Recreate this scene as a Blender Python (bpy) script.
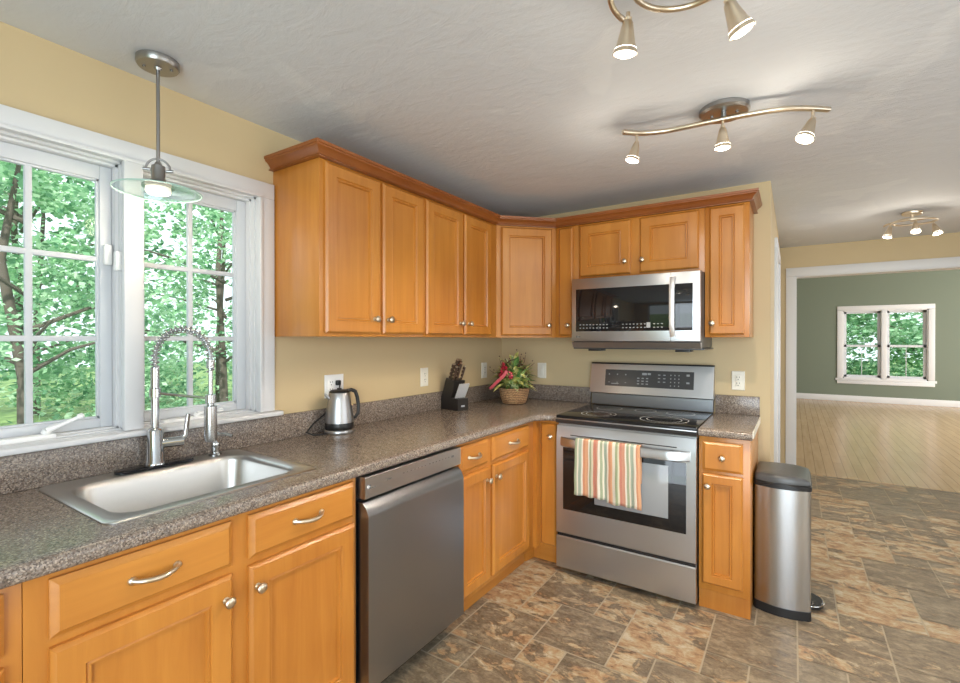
import bpy, bmesh, math, random
from mathutils import Vector, Matrix
R = math.radians
for o in list(bpy.data.objects): bpy.data.objects.remove(o)
S = bpy.context.scene
COL = S.collection
# ------------------------------------------------------------------ camera, world, sun, large lights, exposure
cam = bpy.data.cameras.new('camera'); camo = bpy.data.objects.new('camera', cam); COL.objects.link(camo)
camo.location = (1.9277, -3.2566, 1.3626)
camo.rotation_euler = (R(90 - .245), 0, R(33.252))
cam.sensor_width = 36; cam.lens = 36 * 477.56 / 960; cam.clip_start = .05; cam.clip_end = 200
S.camera = camo
S.view_settings.view_transform = 'Standard'; S.view_settings.look = 'None'
S.view_settings.gamma = 1; S.view_settings.use_curve_mapping = False
S.view_settings.exposure = 0.07
w = bpy.data.worlds.new('sky'); S.world = w; w.use_nodes = True
bg = w.node_tree.nodes['Background']; bg.inputs[0].default_value = (.86, .94, 1, 1); bg.inputs[1].default_value = 1.7
try:
    S.cycles.use_denoising = True
    S.cycles.max_bounces = 10; S.cycles.diffuse_bounces = 5; S.cycles.glossy_bounces = 4
    S.cycles.transparent_max_bounces = 24; S.cycles.sample_clamp_indirect = 6
    S.cycles.caustics_reflective = False; S.cycles.caustics_refractive = False
except Exception: pass

def light(name, kind, loc, energy, color=(1, 1, 1), rot=None, aim=None, **k):
    d = bpy.data.lights.new(name, kind); d.energy = energy; d.color = color
    for a, b in k.items(): setattr(d, a, b)
    o = bpy.data.objects.new(name, d); COL.objects.link(o); o.location = loc
    if aim is not None: o.rotation_euler = Vector(aim).to_track_quat('-Z', 'Y').to_euler()
    if rot: o.rotation_euler = rot
    return o
light('sun', 'SUN', (8, -6, 12), 5.0, (1, .97, .9), aim=(-.62, .42, -.7), angle=R(1.5))
# added fill panels inside the unseen rear door and two windowless side walls
light('fill_rear_door', 'AREA', (2.95, -4.95, 1.08), 128, (.80, .90, 1), aim=(0, 1, 0), shape='RECTANGLE', size=2.7, size_y=2.1)
light('fill_dining_side', 'AREA', (4.5, -1.4, 1.3), 38, (.82, .91, 1), aim=(-1, 0, 0), shape='RECTANGLE', size=3.4, size_y=1.7)
light('fill_far_room', 'AREA', (7.9, 6.4, 1.4), 400, (1, .98, .94), aim=(-1, 0, 0), shape='RECTANGLE', size=3.6, size_y=1.6)

# ------------------------------------------------------------------ mesh helpers
def box(bm, x0, x1, y0, y1, z0, z1, b=0, seg=2):
    if x0 > x1: x0, x1 = x1, x0
    if y0 > y1: y0, y1 = y1, y0
    if z0 > z1: z0, z1 = z1, z0
    t = bmesh.new()
    vs = [t.verts.new((x, y, z)) for x in (x0, x1) for y in (y0, y1) for z in (z0, z1)]
    for f in ((0, 1, 3, 2), (4, 6, 7, 5), (0, 4, 5, 1), (2, 3, 7, 6), (0, 2, 6, 4), (1, 5, 7, 3)): t.faces.new([vs[i] for i in f])
    if b > 0: bmesh.ops.bevel(t, geom=t.edges[:] + t.verts[:], offset=b, segments=seg, affect='EDGES', profile=.5)
    bmesh.ops.recalc_face_normals(t, faces=t.faces[:])
    merge(bm, t)
def merge(bm, t, M=None):
    m = {}
    for v in t.verts: m[v] = bm.verts.new(M @ v.co if M else v.co)
    for f in t.faces:
        try: g = bm.faces.new([m[v] for v in f.verts]); g.smooth = f.smooth
        except ValueError: pass
    t.free()
def skin(bm, loops, closed=True, cap0=True, cap1=True):
    L = [[bm.verts.new(p) for p in l] for l in loops]
    n = len(L[0])
    for a, b in zip(L, L[1:]):
        for i in range(n if closed else n - 1):
            j = (i + 1) % n
            bm.faces.new((a[i], a[j], b[j], b[i]))
    if cap0: bm.faces.new(L[0][::-1])
    if cap1: bm.faces.new(L[-1])
    return L
def prism(bm, poly, a, b, f):
    """poly: 2-D points, f(p, t) -> 3-D; extruded from t=a to t=b"""
    skin(bm, [[f(p, a) for p in poly], [f(p, b) for p in poly]])
def tube(bm, pts, r, n=10, cap=True, taper=None):
    P = [Vector(p) for p in pts]; loops = []
    t0 = (P[1] - P[0]).normalized()
    up = Vector((0, 0, 1)) if abs(t0.z) < .9 else Vector((1, 0, 0))
    nrm = (up - t0 * up.dot(t0)).normalized()
    for i, p in enumerate(P):
        t = (P[min(i + 1, len(P) - 1)] - P[max(i - 1, 0)]).normalized()
        nrm = (nrm - t * nrm.dot(t)).normalized(); bn = t.cross(nrm)
        rr = taper[i] if taper else r
        loops.append([p + (nrm * math.cos(2 * math.pi * k / n) + bn * math.sin(2 * math.pi * k / n)) * rr for k in range(n)])
    skin(bm, loops, True, cap, cap)
def lathe(bm, prof, o=(0, 0, 0), ax=(0, 0, 1), n=24):
    ax = Vector(ax).normalized(); o = Vector(o)
    u = ax.orthogonal().normalized(); v = ax.cross(u)
    loops = []
    for r, h in prof:
        r = max(r, 1e-5)
        loops.append([o + ax * h + (u * math.cos(2 * math.pi * k / n) + v * math.sin(2 * math.pi * k / n)) * r for k in range(n)])
    skin(bm, loops)
def sweep(bm, path, prof, caps=True):
    """path: 2-D points in plan, prof: (offset to the right of travel, z)"""
    P = [Vector(p) for p in path]; loops = []
    for i, p in enumerate(P):
        d0 = (P[i] - P[i - 1]).normalized() if i else None
        d1 = (P[i + 1] - P[i]).normalized() if i < len(P) - 1 else None
        d0 = d0 or d1; d1 = d1 or d0
        n0 = Vector((d0.y, -d0.x)); n1 = Vector((d1.y, -d1.x))
        m = (n0 + n1).normalized(); m = m / max(.3, m.dot(n0))
        loops.append([(p.x + m.x * o, p.y + m.y * o, z) for o, z in prof])
    skin(bm, loops, True, caps, caps)
def rrect(x0, x1, y0, y1, r, z, n=6):
    out = []
    for cx, cy, a in ((x1 - r, y1 - r, 0), (x0 + r, y1 - r, 90), (x0 + r, y0 + r, 180), (x1 - r, y0 + r, 270)):
        for k in range(n + 1):
            t = R(a + 90 * k / n); out.append((cx + r * math.cos(t), cy + r * math.sin(t), z))
    return out
def obj(name, bm, mat, parent=None, smooth=35, kind=None):
    bmesh.ops.recalc_face_normals(bm, faces=bm.faces[:])
    if parent is not None:
        off = Vector((0, 0, 0)); q = parent
        while q is not None: off += Vector(q.location); q = q.parent
        bmesh.ops.translate(bm, vec=-off, verts=bm.verts[:])
    me = bpy.data.meshes.new(name); bm.to_mesh(me); bm.free()
    if smooth:
        for p in me.polygons: p.use_smooth = True
        me.set_sharp_from_angle(angle=R(smooth))
    o = bpy.data.objects.new(name, me); COL.objects.link(o)
    for m in (mat if isinstance(mat, (list, tuple)) else [mat]): me.materials.append(m)
    if parent is not None: o.parent = parent
    if kind: o['kind'] = kind
    return o
def thing(name, label, cat, loc=(0, 0, 0), group=None):
    o = bpy.data.objects.new(name, None); COL.objects.link(o); o.location = loc; o.empty_display_size = .05
    o['label'] = label; o['category'] = cat
    if group: o['group'] = group
    return o
def tag(o, label, cat, group=None):
    o['label'] = label; o['category'] = cat
    if group: o['group'] = group
    return o
def B(): return bmesh.new()
def bx(name, mat, parent, *a, b=0, **k):
    bm = B(); box(bm, *a, b=b); return obj(name, bm, mat, parent, **k)

# ------------------------------------------------------------------ materials
def mat(name, col, rough=.5, metal=0, **k):
    m = bpy.data.materials.new(name); m.use_nodes = True
    p = m.node_tree.nodes['Principled BSDF']
    p.inputs['Base Color'].default_value = (*col, 1); p.inputs['Roughness'].default_value = rough; p.inputs['Metallic'].default_value = metal
    for a, v in k.items(): p.inputs[a.replace('_', ' ')].default_value = v
    return m
class N:
    def __init__(s, m): s.m = m; s.t = m.node_tree; s.p = s.t.nodes['Principled BSDF']
    def n(s, kind, **k):
        x = s.t.nodes.new(kind)
        for a, v in k.items():
            if a.startswith('_'): x.inputs[a[1:]].default_value = v
            else: setattr(x, a, v)
        return x
    def l(s, a, b): s.t.links.new(a, b)
    def pos(s, scale=(1, 1, 1)):
        g = s.n('ShaderNodeNewGeometry'); mp = s.n('ShaderNodeMapping'); mp.inputs['Scale'].default_value = scale
        s.l(g.outputs['Position'], mp.inputs[0]); return mp.outputs[0]
    def noise(s, v, scale, detail=4, rough=.55, dist=0):
        x = s.n('ShaderNodeTexNoise'); x.inputs['Scale'].default_value = scale; x.inputs['Detail'].default_value = detail
        x.inputs['Roughness'].default_value = rough; x.inputs['Distortion'].default_value = dist; s.l(v, x.inputs['Vector']); return x.outputs['Fac']
    def ramp(s, f, stops, interp='LINEAR'):
        r = s.n('ShaderNodeValToRGB'); c = r.color_ramp; c.interpolation = interp
        while len(c.elements) < len(stops): c.elements.new(.5)
        for e, (p, col) in zip(c.elements, stops): e.position = p; e.color = (*col, 1) if len(col) == 3 else col
        s.l(f, r.inputs[0]); return r.outputs[0]
    def mix(s, f, a, b, mode='MIX'):
        x = s.n('ShaderNodeMix', data_type='RGBA', blend_type=mode)
        for src, i in ((f, 0), (a, 6), (b, 7)):
            if hasattr(src, 'links') or hasattr(src, 'is_linked'): s.l(src, x.inputs[i])
            else: x.inputs[i].default_value = src if i == 0 else (*src, 1)
        return x.outputs[2]
    def bump(s, h, st=.2, d=.01):
        x = s.n('ShaderNodeBump'); x.inputs['Strength'].default_value = st; x.inputs['Distance'].default_value = d
        s.l(h, x.inputs['Height']); s.l(x.outputs[0], s.p.inputs['Normal'])
def wood(name, scale, c0, c1, c2, rough=.33):
    m = mat(name, c1, rough); q = N(m)
    v = q.pos(scale); f = q.noise(v, 1.0, 6, .6, .6)
    v2 = q.pos((1.3, 1.3, 1.3)); g = q.noise(v2, 1.6, 3, .5, .3)
    c = q.ramp(f, [(.25, c0), (.5, c1), (.75, c2)])
    c = q.mix(.45, c, q.ramp(g, [(.3, c0), (.7, c2)]))
    q.l(c, q.p.inputs['Base Color'])
    q.bump(f, .06, .002)
    q.p.inputs['Coat Weight'].default_value = .25; q.p.inputs['Coat Roughness'].default_value = .25
    return m
WC = ((.38, .125, .016), (.49, .185, .027), (.60, .255, .045))
wood_v = wood('maple_vertical_grain', (22, 22, 1.6), *WC)
wood_hy = wood('maple_grain_along_left_wall', (22, 1.6, 22), *WC)
wood_hx = wood('maple_grain_along_stove_wall', (1.6, 22, 22), *WC)
wood_c = wood('maple_crown', (6, 6, 22), (.20, .052, .010), (.26, .075, .015), (.34, .11, .025), .3)

def m_granite():
    m = mat('speckled_laminate', (.2, .17, .15), .22); q = N(m); v = q.pos()
    vo = q.n('ShaderNodeTexVoronoi', feature='F1'); vo.inputs['Scale'].default_value = 300; q.l(v, vo.inputs['Vector'])
    sp = q.n('ShaderNodeSeparateColor'); q.l(vo.outputs['Color'], sp.inputs[0])
    c1 = q.ramp(sp.outputs[0], [(0, (.045, .034, .028)), (.18, (.17, .125, .10)), (.42, (.29, .225, .18)), (.64, (.36, .32, .29)), (.80, (.58, .48, .39)), (.93, (.17, .15, .145))], 'CONSTANT')
    f = q.noise(v, 110, 3, .6); c2 = q.ramp(f, [(.35, (.16, .12, .095)), (.65, (.46, .39, .33))])
    q.l(q.mix(1.0, q.mix(.35, c1, c2), (.80, .79, .78), 'MULTIPLY'), q.p.inputs['Base Color'])
    return m
granite = m_granite()
def m_paint(name, col, scale=60, st=.05, rough=.6):
    m = mat(name, col, rough); q = N(m); q.bump(q.noise(q.pos(), scale, 3), st, .002); return m
tan = m_paint('tan_wall_paint', (.585, .455, .265))
green = m_paint('sage_green_wall_paint', (.165, .195, .145))
white = mat('white_trim_paint', (.69, .69, .70), .4)
white_vinyl = mat('white_vinyl', (.60, .62, .65), .35)
def m_ceil():
    m = mat('textured_ceiling_paint', (.74, .77, .82), .7); q = N(m)
    v = q.pos((1.0, 2.2, 1)); f = q.noise(v, 5.5, 7, .62, 1.2); g = q.noise(q.pos(), 45, 4, .6)
    h = q.mix(.25, f, g)
    q.bump(h, .27, .02)
    pt = q.noise(q.pos(), 1.6, 3, .5, .4)
    q.l(q.ramp(pt, [(.60, (.655, .68, .72)), (.62, (.70, .725, .76))]), q.p.inputs['Base Color'])
    return m
ceil_m = m_ceil()
def m_slate():
    m = mat('slate_tiles', (.2, .16, .12), .38); q = N(m)
    at = q.n('ShaderNodeAttribute', attribute_name='tile'); sep = q.n('ShaderNodeSeparateColor'); q.l(at.outputs['Color'], sep.inputs[0])
    g = q.n('ShaderNodeNewGeometry'); cmb = q.n('ShaderNodeCombineXYZ')
    ml = q.n('ShaderNodeMath', operation='MULTIPLY'); ml.inputs[1].default_value = 37; q.l(sep.outputs[0], ml.inputs[0])
    q.l(ml.outputs[0], cmb.inputs[2])
    add = q.n('ShaderNodeVectorMath', operation='ADD'); q.l(g.outputs['Position'], add.inputs[0]); q.l(cmb.outputs[0], add.inputs[1])
    mp = q.n('ShaderNodeMapping'); mp.inputs['Scale'].default_value = (1, 1.7, 1); mp.inputs['Rotation'].default_value = (0, 0, .12); q.l(add.outputs[0], mp.inputs[0]); v = mp.outputs[0]
    f1 = q.noise(v, 5.5, 12, .66, .6); f2 = q.noise(v, 13, 10, .72, .5); f3 = q.noise(v, 70, 3, .6)
    base = q.ramp(f2, [(.32, (.095, .064, .036)), (.5, (.215, .155, .092)), (.66, (.43, .335, .215))])
    cool = q.ramp(f2, [(.34, (.12, .090, .056)), (.66, (.39, .315, .215))])
    base = q.mix(sep.outputs[1], base, cool)
    gold = q.ramp(f2, [(.36, (.22, .12, .06)), (.47, (.46, .27, .13)), (.54, (.50, .38, .22)), (.64, (.60, .52, .38))])
    # how much rust shows depends on the tile
    mr = q.n('ShaderNodeMapRange'); mr.inputs['From Min'].default_value = 0; mr.inputs['From Max'].default_value = 1; mr.inputs['To Min'].default_value = -.13; mr.inputs['To Max'].default_value = .17
    q.l(sep.outputs[2], mr.inputs[0]); ad = q.n('ShaderNodeMath', operation='ADD'); q.l(f1, ad.inputs[0]); q.l(mr.outputs[0], ad.inputs[1])
    msk = q.ramp(ad.outputs[0], [(.535, (0, 0, 0)), (.585, (1, 1, 1))])
    c = q.mix(msk, base, gold)
    edge = q.ramp(ad.outputs[0], [(.50, (1, 1, 1)), (.53, (.66, .62, .56)), (.56, (1, 1, 1))])
    c = q.mix(.8, c, edge, 'MULTIPLY')
    q.l(q.mix(.16, c, q.ramp(f3, [(.3, (.05, .04, .03)), (.7, (.5, .45, .4))])), q.p.inputs['Base Color'])
    q.bump(q.mix(.5, f1, f2), .25, .006)
    q.l(q.ramp(f2, [(.3, (.30,) * 3), (.7, (.48,) * 3)]), q.p.inputs['Roughness'])
    return m
slate = m_slate()
grout = m_paint('tan_grout', (.46, .39, .29), 200, .2, .85)
def m_plank():
    m = mat('oak_strip_floor', (.5, .33, .18), .25); q = N(m)
    g = q.n('ShaderNodeNewGeometry'); mp = q.n('ShaderNodeMapping'); mp.inputs['Rotation'].default_value = (0, 0, R(90)); q.l(g.outputs['Position'], mp.inputs[0])
    br = q.n('ShaderNodeTexBrick'); q.l(mp.outputs[0], br.inputs['Vector']); br.offset = .37
    for a, v in (('Color1', (.62, .43, .25, 1)), ('Color2', (.50, .34, .19, 1)), ('Mortar', (.22, .13, .07, 1)), ('Scale', 1), ('Mortar Size', .003), ('Brick Width', 1.1), ('Row Height', .085), ('Bias', 0)): br.inputs[a].default_value = v
    f = q.noise(q.pos((22, 1.4, 1)), 1.3, 5)
    q.l(q.mix(.35, br.outputs['Color'], q.ramp(f, [(.3, (.48, .32, .17)), (.7, (.72, .53, .33))])), q.p.inputs['Base Color'])
    return m
plank = m_plank()
def m_steel(name, col, rough, sc=(2, 2, 260), st=.03):
    m = mat(name, col, rough, 1); q = N(m); f = q.noise(q.pos(sc), 1, 3, .5)
    q.l(q.ramp(f, [(.3, (rough * .95,) * 3), (.7, (rough * 1.05,) * 3)]), q.p.inputs['Roughness']); return m
steel = m_steel('brushed_steel', (.53, .54, .56), .30)
steel_dark = m_steel('dark_brushed_steel', (.33, .345, .37), .30, (260, 260, 2))
steel_v = m_steel('brushed_steel_upright', (.56, .57, .58), .26, (260, 260, 2))
sink_m = mat('satin_sink_steel', (.62, .61, .59), .31, 1)
chrome = mat('polished_chrome', (.54, .55, .56), .10, 1)
nickel = mat('satin_nickel', (.74, .64, .50), .28, 1)
nickel_d = mat('dark_brushed_nickel', (.36, .355, .35), .32, 1)
black = mat('black_plastic', (.012, .012, .013), .38)
blackglass = mat('black_glass', (.01, .01, .011), .05)
cookglass = mat('cooktop_glass', (.012, .012, .013), .07, Specular_IOR_Level=.22)
ovenglass = mat('grey_oven_window_glass', (.30, .31, .32), .12)
lidm = mat('charcoal_plastic', (.075, .077, .08), .33)
cream = mat('ivory_plastic', (.80, .76, .66), .4)
plastic_w = mat('white_plastic', (.85, .85, .84), .35)
slot = mat('dark_socket_slot', (.03, .03, .03), .6)
mark = mat('pale_print', (.60, .61, .62), .5)
mark_dim = mat('grey_white_print', (.36, .37, .38), .5)
grey_mark = mat('grey_print', (.13, .135, .14), .4)
bulb = mat('lit_lamp_face', (1, .95, .85), .5, Emission_Strength=9.0)
bulb.node_tree.nodes['Principled BSDF'].inputs['Emission Color'].default_value = (1, .93, .8, 1)
def m_glass(name, tint=(1, 1, 1), ior=.12):
    m = bpy.data.materials.new(name); m.use_nodes = True; t = m.node_tree; t.nodes.clear()
    o = t.nodes.new('ShaderNodeOutputMaterial'); mx = t.nodes.new('ShaderNodeMixShader'); tr = t.nodes.new('ShaderNodeBsdfTransparent'); gl = t.nodes.new('ShaderNodeBsdfGlossy')
    tr.inputs[0].default_value = (*tint, 1); gl.inputs['Roughness'].default_value = .02
    fr = t.nodes.new('ShaderNodeLayerWeight'); fr.inputs[0].default_value = ior
    t.links.new(fr.outputs[0], mx.inputs[0]); t.links.new(tr.outputs[0], mx.inputs[1]); t.links.new(gl.outputs[0], mx.inputs[2]); t.links.new(mx.outputs[0], o.inputs[0]); return m
glass = m_glass('window_glass', (.97, 1, .99))
shade_glass = m_glass('green_edged_glass', (.88, .965, .955), .12)
_t = shade_glass.node_tree; _m = [x for x in _t.nodes if x.type == 'MIX_SHADER'][0]; _t.links.remove(_m.inputs[0].links[0]); _m.inputs[0].default_value = .32

# ------------------------------------------------------------------ setting: floor, ceiling, walls
H = 2.287
def struct(name, bm, m, parent=None, smooth=35): return obj(name, bm, m, parent, smooth=smooth, kind='structure')
rnd = random.Random(4)
def tiles():
    bm = B(); lay = bm.loops.layers.float_color.new('tile')
    def face(x0, x1, y0, y1, z, col, mi):
        vs = [bm.verts.new(p) for p in ((x0, y0, z), (x1, y0, z), (x1, y1, z), (x0, y1, z))]
        f = bm.faces.new(vs); f.material_index = mi
        for l in f.loops: l[lay] = col
    X0, X1, Y0, Y1 = -.15, 4.7, -5.1, 2.62
    face(X0, X1, Y0, Y1, -.0025, (0, 0, 0, 1), 1)
    ox, oy, s, g = .600, -.64, .1684, .0035
    for a in range(-22, 30):
        for b in range(-26, 26):
            i = 3 + 2 * a - b; j = -2 + a + 2 * b
            for (i0, j0, n) in ((i, j, 1), (i - 2, j, 2)):
                x0 = max(X0, ox + i0 * s + g); x1 = min(X1, ox + (i0 + n) * s - g)
                y0 = max(Y0, oy + j0 * s + g); y1 = min(Y1, oy + (j0 + n) * s - g)
                if x1 - x0 < .01 or y1 - y0 < .01: continue
                r = random.Random(i0 * 1931 + j0 * 77 + 5)
                col = (r.random(), r.random() if x0 > 1.9 else r.random() * .5, r.random(), 1)
                face(x0, x1, y0, y1, 0, col, 0)
    o = struct('floor', bm, [slate, grout], smooth=0)
    return o
tiles()
bm = B(); box(bm, -1.2, 8.1, 2.62, 10.1, -.05, 0.002); struct('floor_wood', bm, plank)
bm = B(); box(bm, -.3, 5.2, -5.3, 2.62, -.15, -.004); struct('floor_base', bm, grout)
bm = B(); box(bm, -1.3, 8.3, -7.6, 2.6, H, H + .3); struct('ceiling', bm, ceil_m)  # slab runs on behind the rear wall as an added overhang blocking sun
bm = B(); box(bm, -1.4, 8.3, 2.45, 10.3, 3.5, 3.7); struct('ceiling_far', bm, ceil_m)
bm = B(); box(bm, -1.35, 8.2, 2.46, 2.6, H + .3, 3.5); struct('wall_gable', bm, tan)
WO = dict(y0=-3.04, y1=-2.036, z0=1.03, z1=1.985)
bm = B()
box(bm, -.15, 0, -5.2, WO['y0'], 0, H); box(bm, -.15, 0, WO['y1'], .12, 0, H)
box(bm, -.15, 0, WO['y0'], WO['y1'], 0, WO['z0']); box(bm, -.15, 0, WO['y0'], WO['y1'], WO['z1'], H)
struct('wall_left', bm, tan)
bm = B(); box(bm, 0, 1.8166, 0, .12, 0, H); struct('wall_back', bm, tan)
bm = B(); box(bm, 1.69, 1.8166, .12, 2.45, 0, H); struct('wall_hall', bm, tan)
bm = B(); box(bm, -1.2, 1.945, 2.45, 2.60, 0, H); box(bm, 1.945, 5.2, 2.45, 2.60, 1.995, H); box(bm, 4.45, 5.2, 2.45, 2.60, 0, 1.995)
struct('wall_opening', bm, tan)
bm = B(); box(bm, 4.7, 4.85, -5.2, 2.45, 0, H); struct('wall_right', bm, tan)
bm = B(); box(bm, -.15, .6, -5.2, -5.05, 0, H); box(bm, 4.4, 4.85, -5.2, -5.05, 0, H); box(bm, .6, 4.4, -5.2, -5.05, 2.15, H); struct('wall_rear', bm, tan)
FY = 10.0
FX0, FX1, FZ0, FZ1 = 2.838, 4.262, .500, 2.005
fw = dict(x0=FX0, x1=FX1, z0=FZ0, z1=FZ1)   # twin window opening in the far wall
HF = 3.5
bm = B(); box(bm, -1.2, fw['x0'], FY, FY + .15, 0, HF); box(bm, fw['x1'], 8.2, FY, FY + .15, 0, HF)
box(bm, fw['x0'], fw['x1'], FY, FY + .15, 0, fw['z0']); box(bm, fw['x0'], fw['x1'], FY, FY + .15, fw['z1'], HF); struct('wall_far', bm, green)
bm = B(); box(bm, -1.35, -1.2, 2.45, 10.1, 0, HF); struct('wall_far_left', bm, green)
bm = B(); box(bm, 8.1, 8.2, 2.45, 10.1, 0, HF); struct('wall_far_right', bm, green)
bm = B(); box(bm, -1.2, 8.1, FY - .018, FY, .002, .13, b=.004); struct('baseboard_far', bm, white)
bm = B(); box(bm, 1.8166, 1.83, .0, .69, 0, .09); box(bm, 1.8166, 1.83, 1.63, 2.45, 0, .09); struct('baseboard_hall', bm, white)
# cased opening to the far room
bm = B()
for x0, x1, z0, z1 in ((1.866, 1.946, 0, 1.9915), (4.449, 4.53, 0, 1.9915), (1.866, 4.53, 1.992, 2.075)):
    box(bm, x0, x1, 2.432, 2.452, z0, z1, b=.003)
box(bm, 1.944, 1.956, 2.44, 2.61, 0, 1.992); box(bm, 4.44, 4.452, 2.44, 2.61, 0, 1.992); box(bm, 1.944, 4.452, 2.44, 2.61, 1.984, 1.996)
struct('trim_1', bm, white)
# door on the hall wall
bm = B()
box(bm, 1.80, 1.836, .69, .76, 0, 2.0095, b=.004); box(bm, 1.80, 1.836, 1.56, 1.63, 0, 2.0095, b=.004); box(bm, 1.80, 1.836, .69, 1.63, 2.01, 2.08, b=.004)
struct('trim_2', bm, white)
bm = B(); box(bm, 1.80, 1.822, .762, 1.558, .01, 2.008, b=.003); d1 = struct('door_1', bm, white)

# kitchen windows ---------------------------------------------------------------
def casing():
    bm = B()
    y0, y1, zt = -3.105, -1.993, 2.041
    for a in ((0, .018, -2.062, y1, 1.05, 1.9749), (0, .018, y0, -3.035, 1.05, 1.9749), (0, .018, y0, y1, 1.975, zt)): box(bm, *a, b=.0015)
    # inner bead and back band
    for a in ((.016, .026, -2.066, -2.052, 1.05, 1.9715), (.016, .026, -3.046, -3.032, 1.05, 1.9715), (.016, .0262, -3.047, -2.051, 1.972, 1.986)): box(bm, *a, b=.003)
    box(bm, 0, .024, -2.560, -2.502, 1.05, 1.975, b=.003)
    struct('trim_3', bm, white)
casing()
bm = B(); box(bm, -.10, .046, -3.13, -1.966, 1.028, 1.048, b=.006); box(bm, 0, .030, -3.11, -1.985, 1.0265, 1.03); struct('trim_4', bm, white)
def kitchen_window(n, y0, y1, mx, hand):
    z0, z1 = 1.05, 1.978
    root = bpy.data.objects.new('window_%d' % n, None); COL.objects.link(root); root.location = (-.07, (y0 + y1) / 2, z0); root['kind'] = 'structure'
    def st(nm, bm, m, p=root): return struct(nm, bm, m, p)
    bm = B()       # stepped jamb liner
    for d, xa, xb in ((.0, -.15, .0), (.008, -.15, -.022), (.016, -.15, -.045)):
        t = .012 + d
        box(bm, xa, xb, y0 - .012, y0 + d, z0 - .012, z1 + .012); box(bm, xa, xb, y1 - d, y1 + .012, z0 - .012, z1 + .012)
        box(bm, xa, xb, y0, y1, z1 - d, z1 + .012); box(bm, xa, xb, y0, y1, z0 - .012, z0 + d * .6)
    st('window_frame', bm, white)
    gy0, gy1, gz0, gz1 = y0 + .056, y1 - (.052 if n == 1 else .058), 1.092, 1.914
    if n == 2: gy0 = -2.465
    sy0, sy1 = y0 + .017, y1 - .017
    bm = B()
    for yy0, yy1, zz0, zz1 in ((sy0, gy0, z0 + .010, z1 - .017), (gy1, sy1, z0 + .010, z1 - .017), (gy0, gy1, z0 + .010, gz0), (gy0, gy1, gz1, z1 - .017)):
        box(bm, -.105, -.070, yy0, yy1, zz0, zz1, b=.003)
    for yy0, yy1, zz0, zz1 in ((gy0, gy0 + .006, gz0, gz1), (gy1 - .006, gy1, gz0, gz1), (gy0, gy1, gz0, gz0 + .006), (gy0, gy1, gz1 - .006, gz1)):
        box(bm, -.095, -.080, yy0, yy1, zz0, zz1)
    sash = st('sash', bm, white_vinyl)
    bm = B(); box(bm, -.090, -.086, gy0, gy1, gz0, gz1); st('window_glass', bm, glass)
    bm = B(); box(bm, -.099, -.082, mx - .009, mx + .009, gz0, gz1, b=.002)
    for k in (1, 2):
        z = gz0 + (gz1 - gz0) * k / 3; box(bm, -.0985, -.0825, gy0, gy1, z - .009, z + .009, b=.002)
    st('muntin', bm, white_vinyl)
    # crank operator on the bottom rail
    cy_ = (y0 + y1) / 2 + (.0 if n == 1 else -.04)
    bm = B(); box(bm, -.055, -.020, cy_ - .09, cy_ + .055, 1.050, 1.066, b=.005); e_ = 1.0 if n == 1 else .25
    tube(bm, [(-.035, cy_ + .03, 1.066), (-.03, cy_ + .035, 1.078)], .012, 12)
    tube(bm, [(-.03, cy_ + .035, 1.078), (-.015, cy_ + .065, 1.078 + .014 * e_), (.0, cy_ + .105, 1.078 + .034 * e_)], .007, 10, taper=[.010, .006, .006])
    lathe(bm, [(0, -.010), (.009, -.008), (.010, .006), (0, .010)], (.0, cy_ + .11, 1.078 + .036 * e_), (.2, .9, .3), 12)
    if n == 2:
        bmesh.ops.scale(bm, vec=(1, 1, .8), verts=bm.verts[:], space=Matrix.Translation((0, 0, -1.05)))
    st('window_crank', bm, plastic_w)
    # latch on the jamb
    if n == 1:
        bm = B(); box(bm, -.070, -.048, y1 - .045, y1 - .022, 1.620, 1.690, b=.004); box(bm, -.030, -.006, y1 - .0278, y1 - .0085, 1.600, 1.665, b=.003)
        st('window_latch', bm, plastic_w)
kitchen_window(1, -3.02, -2.546, -2.778, 1)
kitchen_window(2, -2.525, -2.056, -2.296, 1)

# twin double-hung window of the far room
def far_window(n, x0, x1):
    z0, z1 = fw['z0'], fw['z1']; zm = (z0 + z1) / 2 - .03
    root = bpy.data.objects.new('window_%d' % n, None); COL.objects.link(root); root.location = ((x0 + x1) / 2, FY, z0); root['kind'] = 'structure'
    bm = B(); t = .05
    for a in ((x0, x0 + .03, z0, z1), (x1 - .03, x1, z0, z1), (x0, x1, z1 - .03, z1), (x0, x1, z0, z0 + .04)): box(bm, a[0], a[1], FY, FY + .14, a[2], a[3])
    struct('window_frame', bm, white, root)
    for nm, za, zb, yy in (('upper_sash', zm - .02, z1 - .03, FY + .085), ('lower_sash', z0 + .04, zm + .02, FY + .045)):
        bm = B(); a0, a1 = x0 + .03, x1 - .03
        for q in ((a0, a0 + t, za, zb), (a1 - t, a1, za, zb), (a0, a1, za, za + .045), (a0, a1, zb - .045, zb)): box(bm, q[0], q[1], yy, yy + .035, q[2], q[3])
        s = struct(nm, bm, white_vinyl, root)
        bm = B(); box(bm, a0 + t, a1 - t, yy + .014, yy + .018, za + .045, zb - .045); struct('window_glass', bm, glass, root)
        if nm == 'lower_sash':
            bm = B(); mxx = (a0 + a1) / 2; box(bm, mxx - .006, mxx + .006, yy + .008, yy + .026, za + .045, zb - .045); struct('muntin', bm, white_vinyl, root)
xm = (fw['x0'] + fw['x1']) / 2
far_window(3, fw['x0'], xm - .02); far_window(4, xm + .02, fw['x1'])
bm = B()
X0_, X1_, Z0_, Z1_ = fw['x0'], fw['x1'], fw['z0'], fw['z1']
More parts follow.
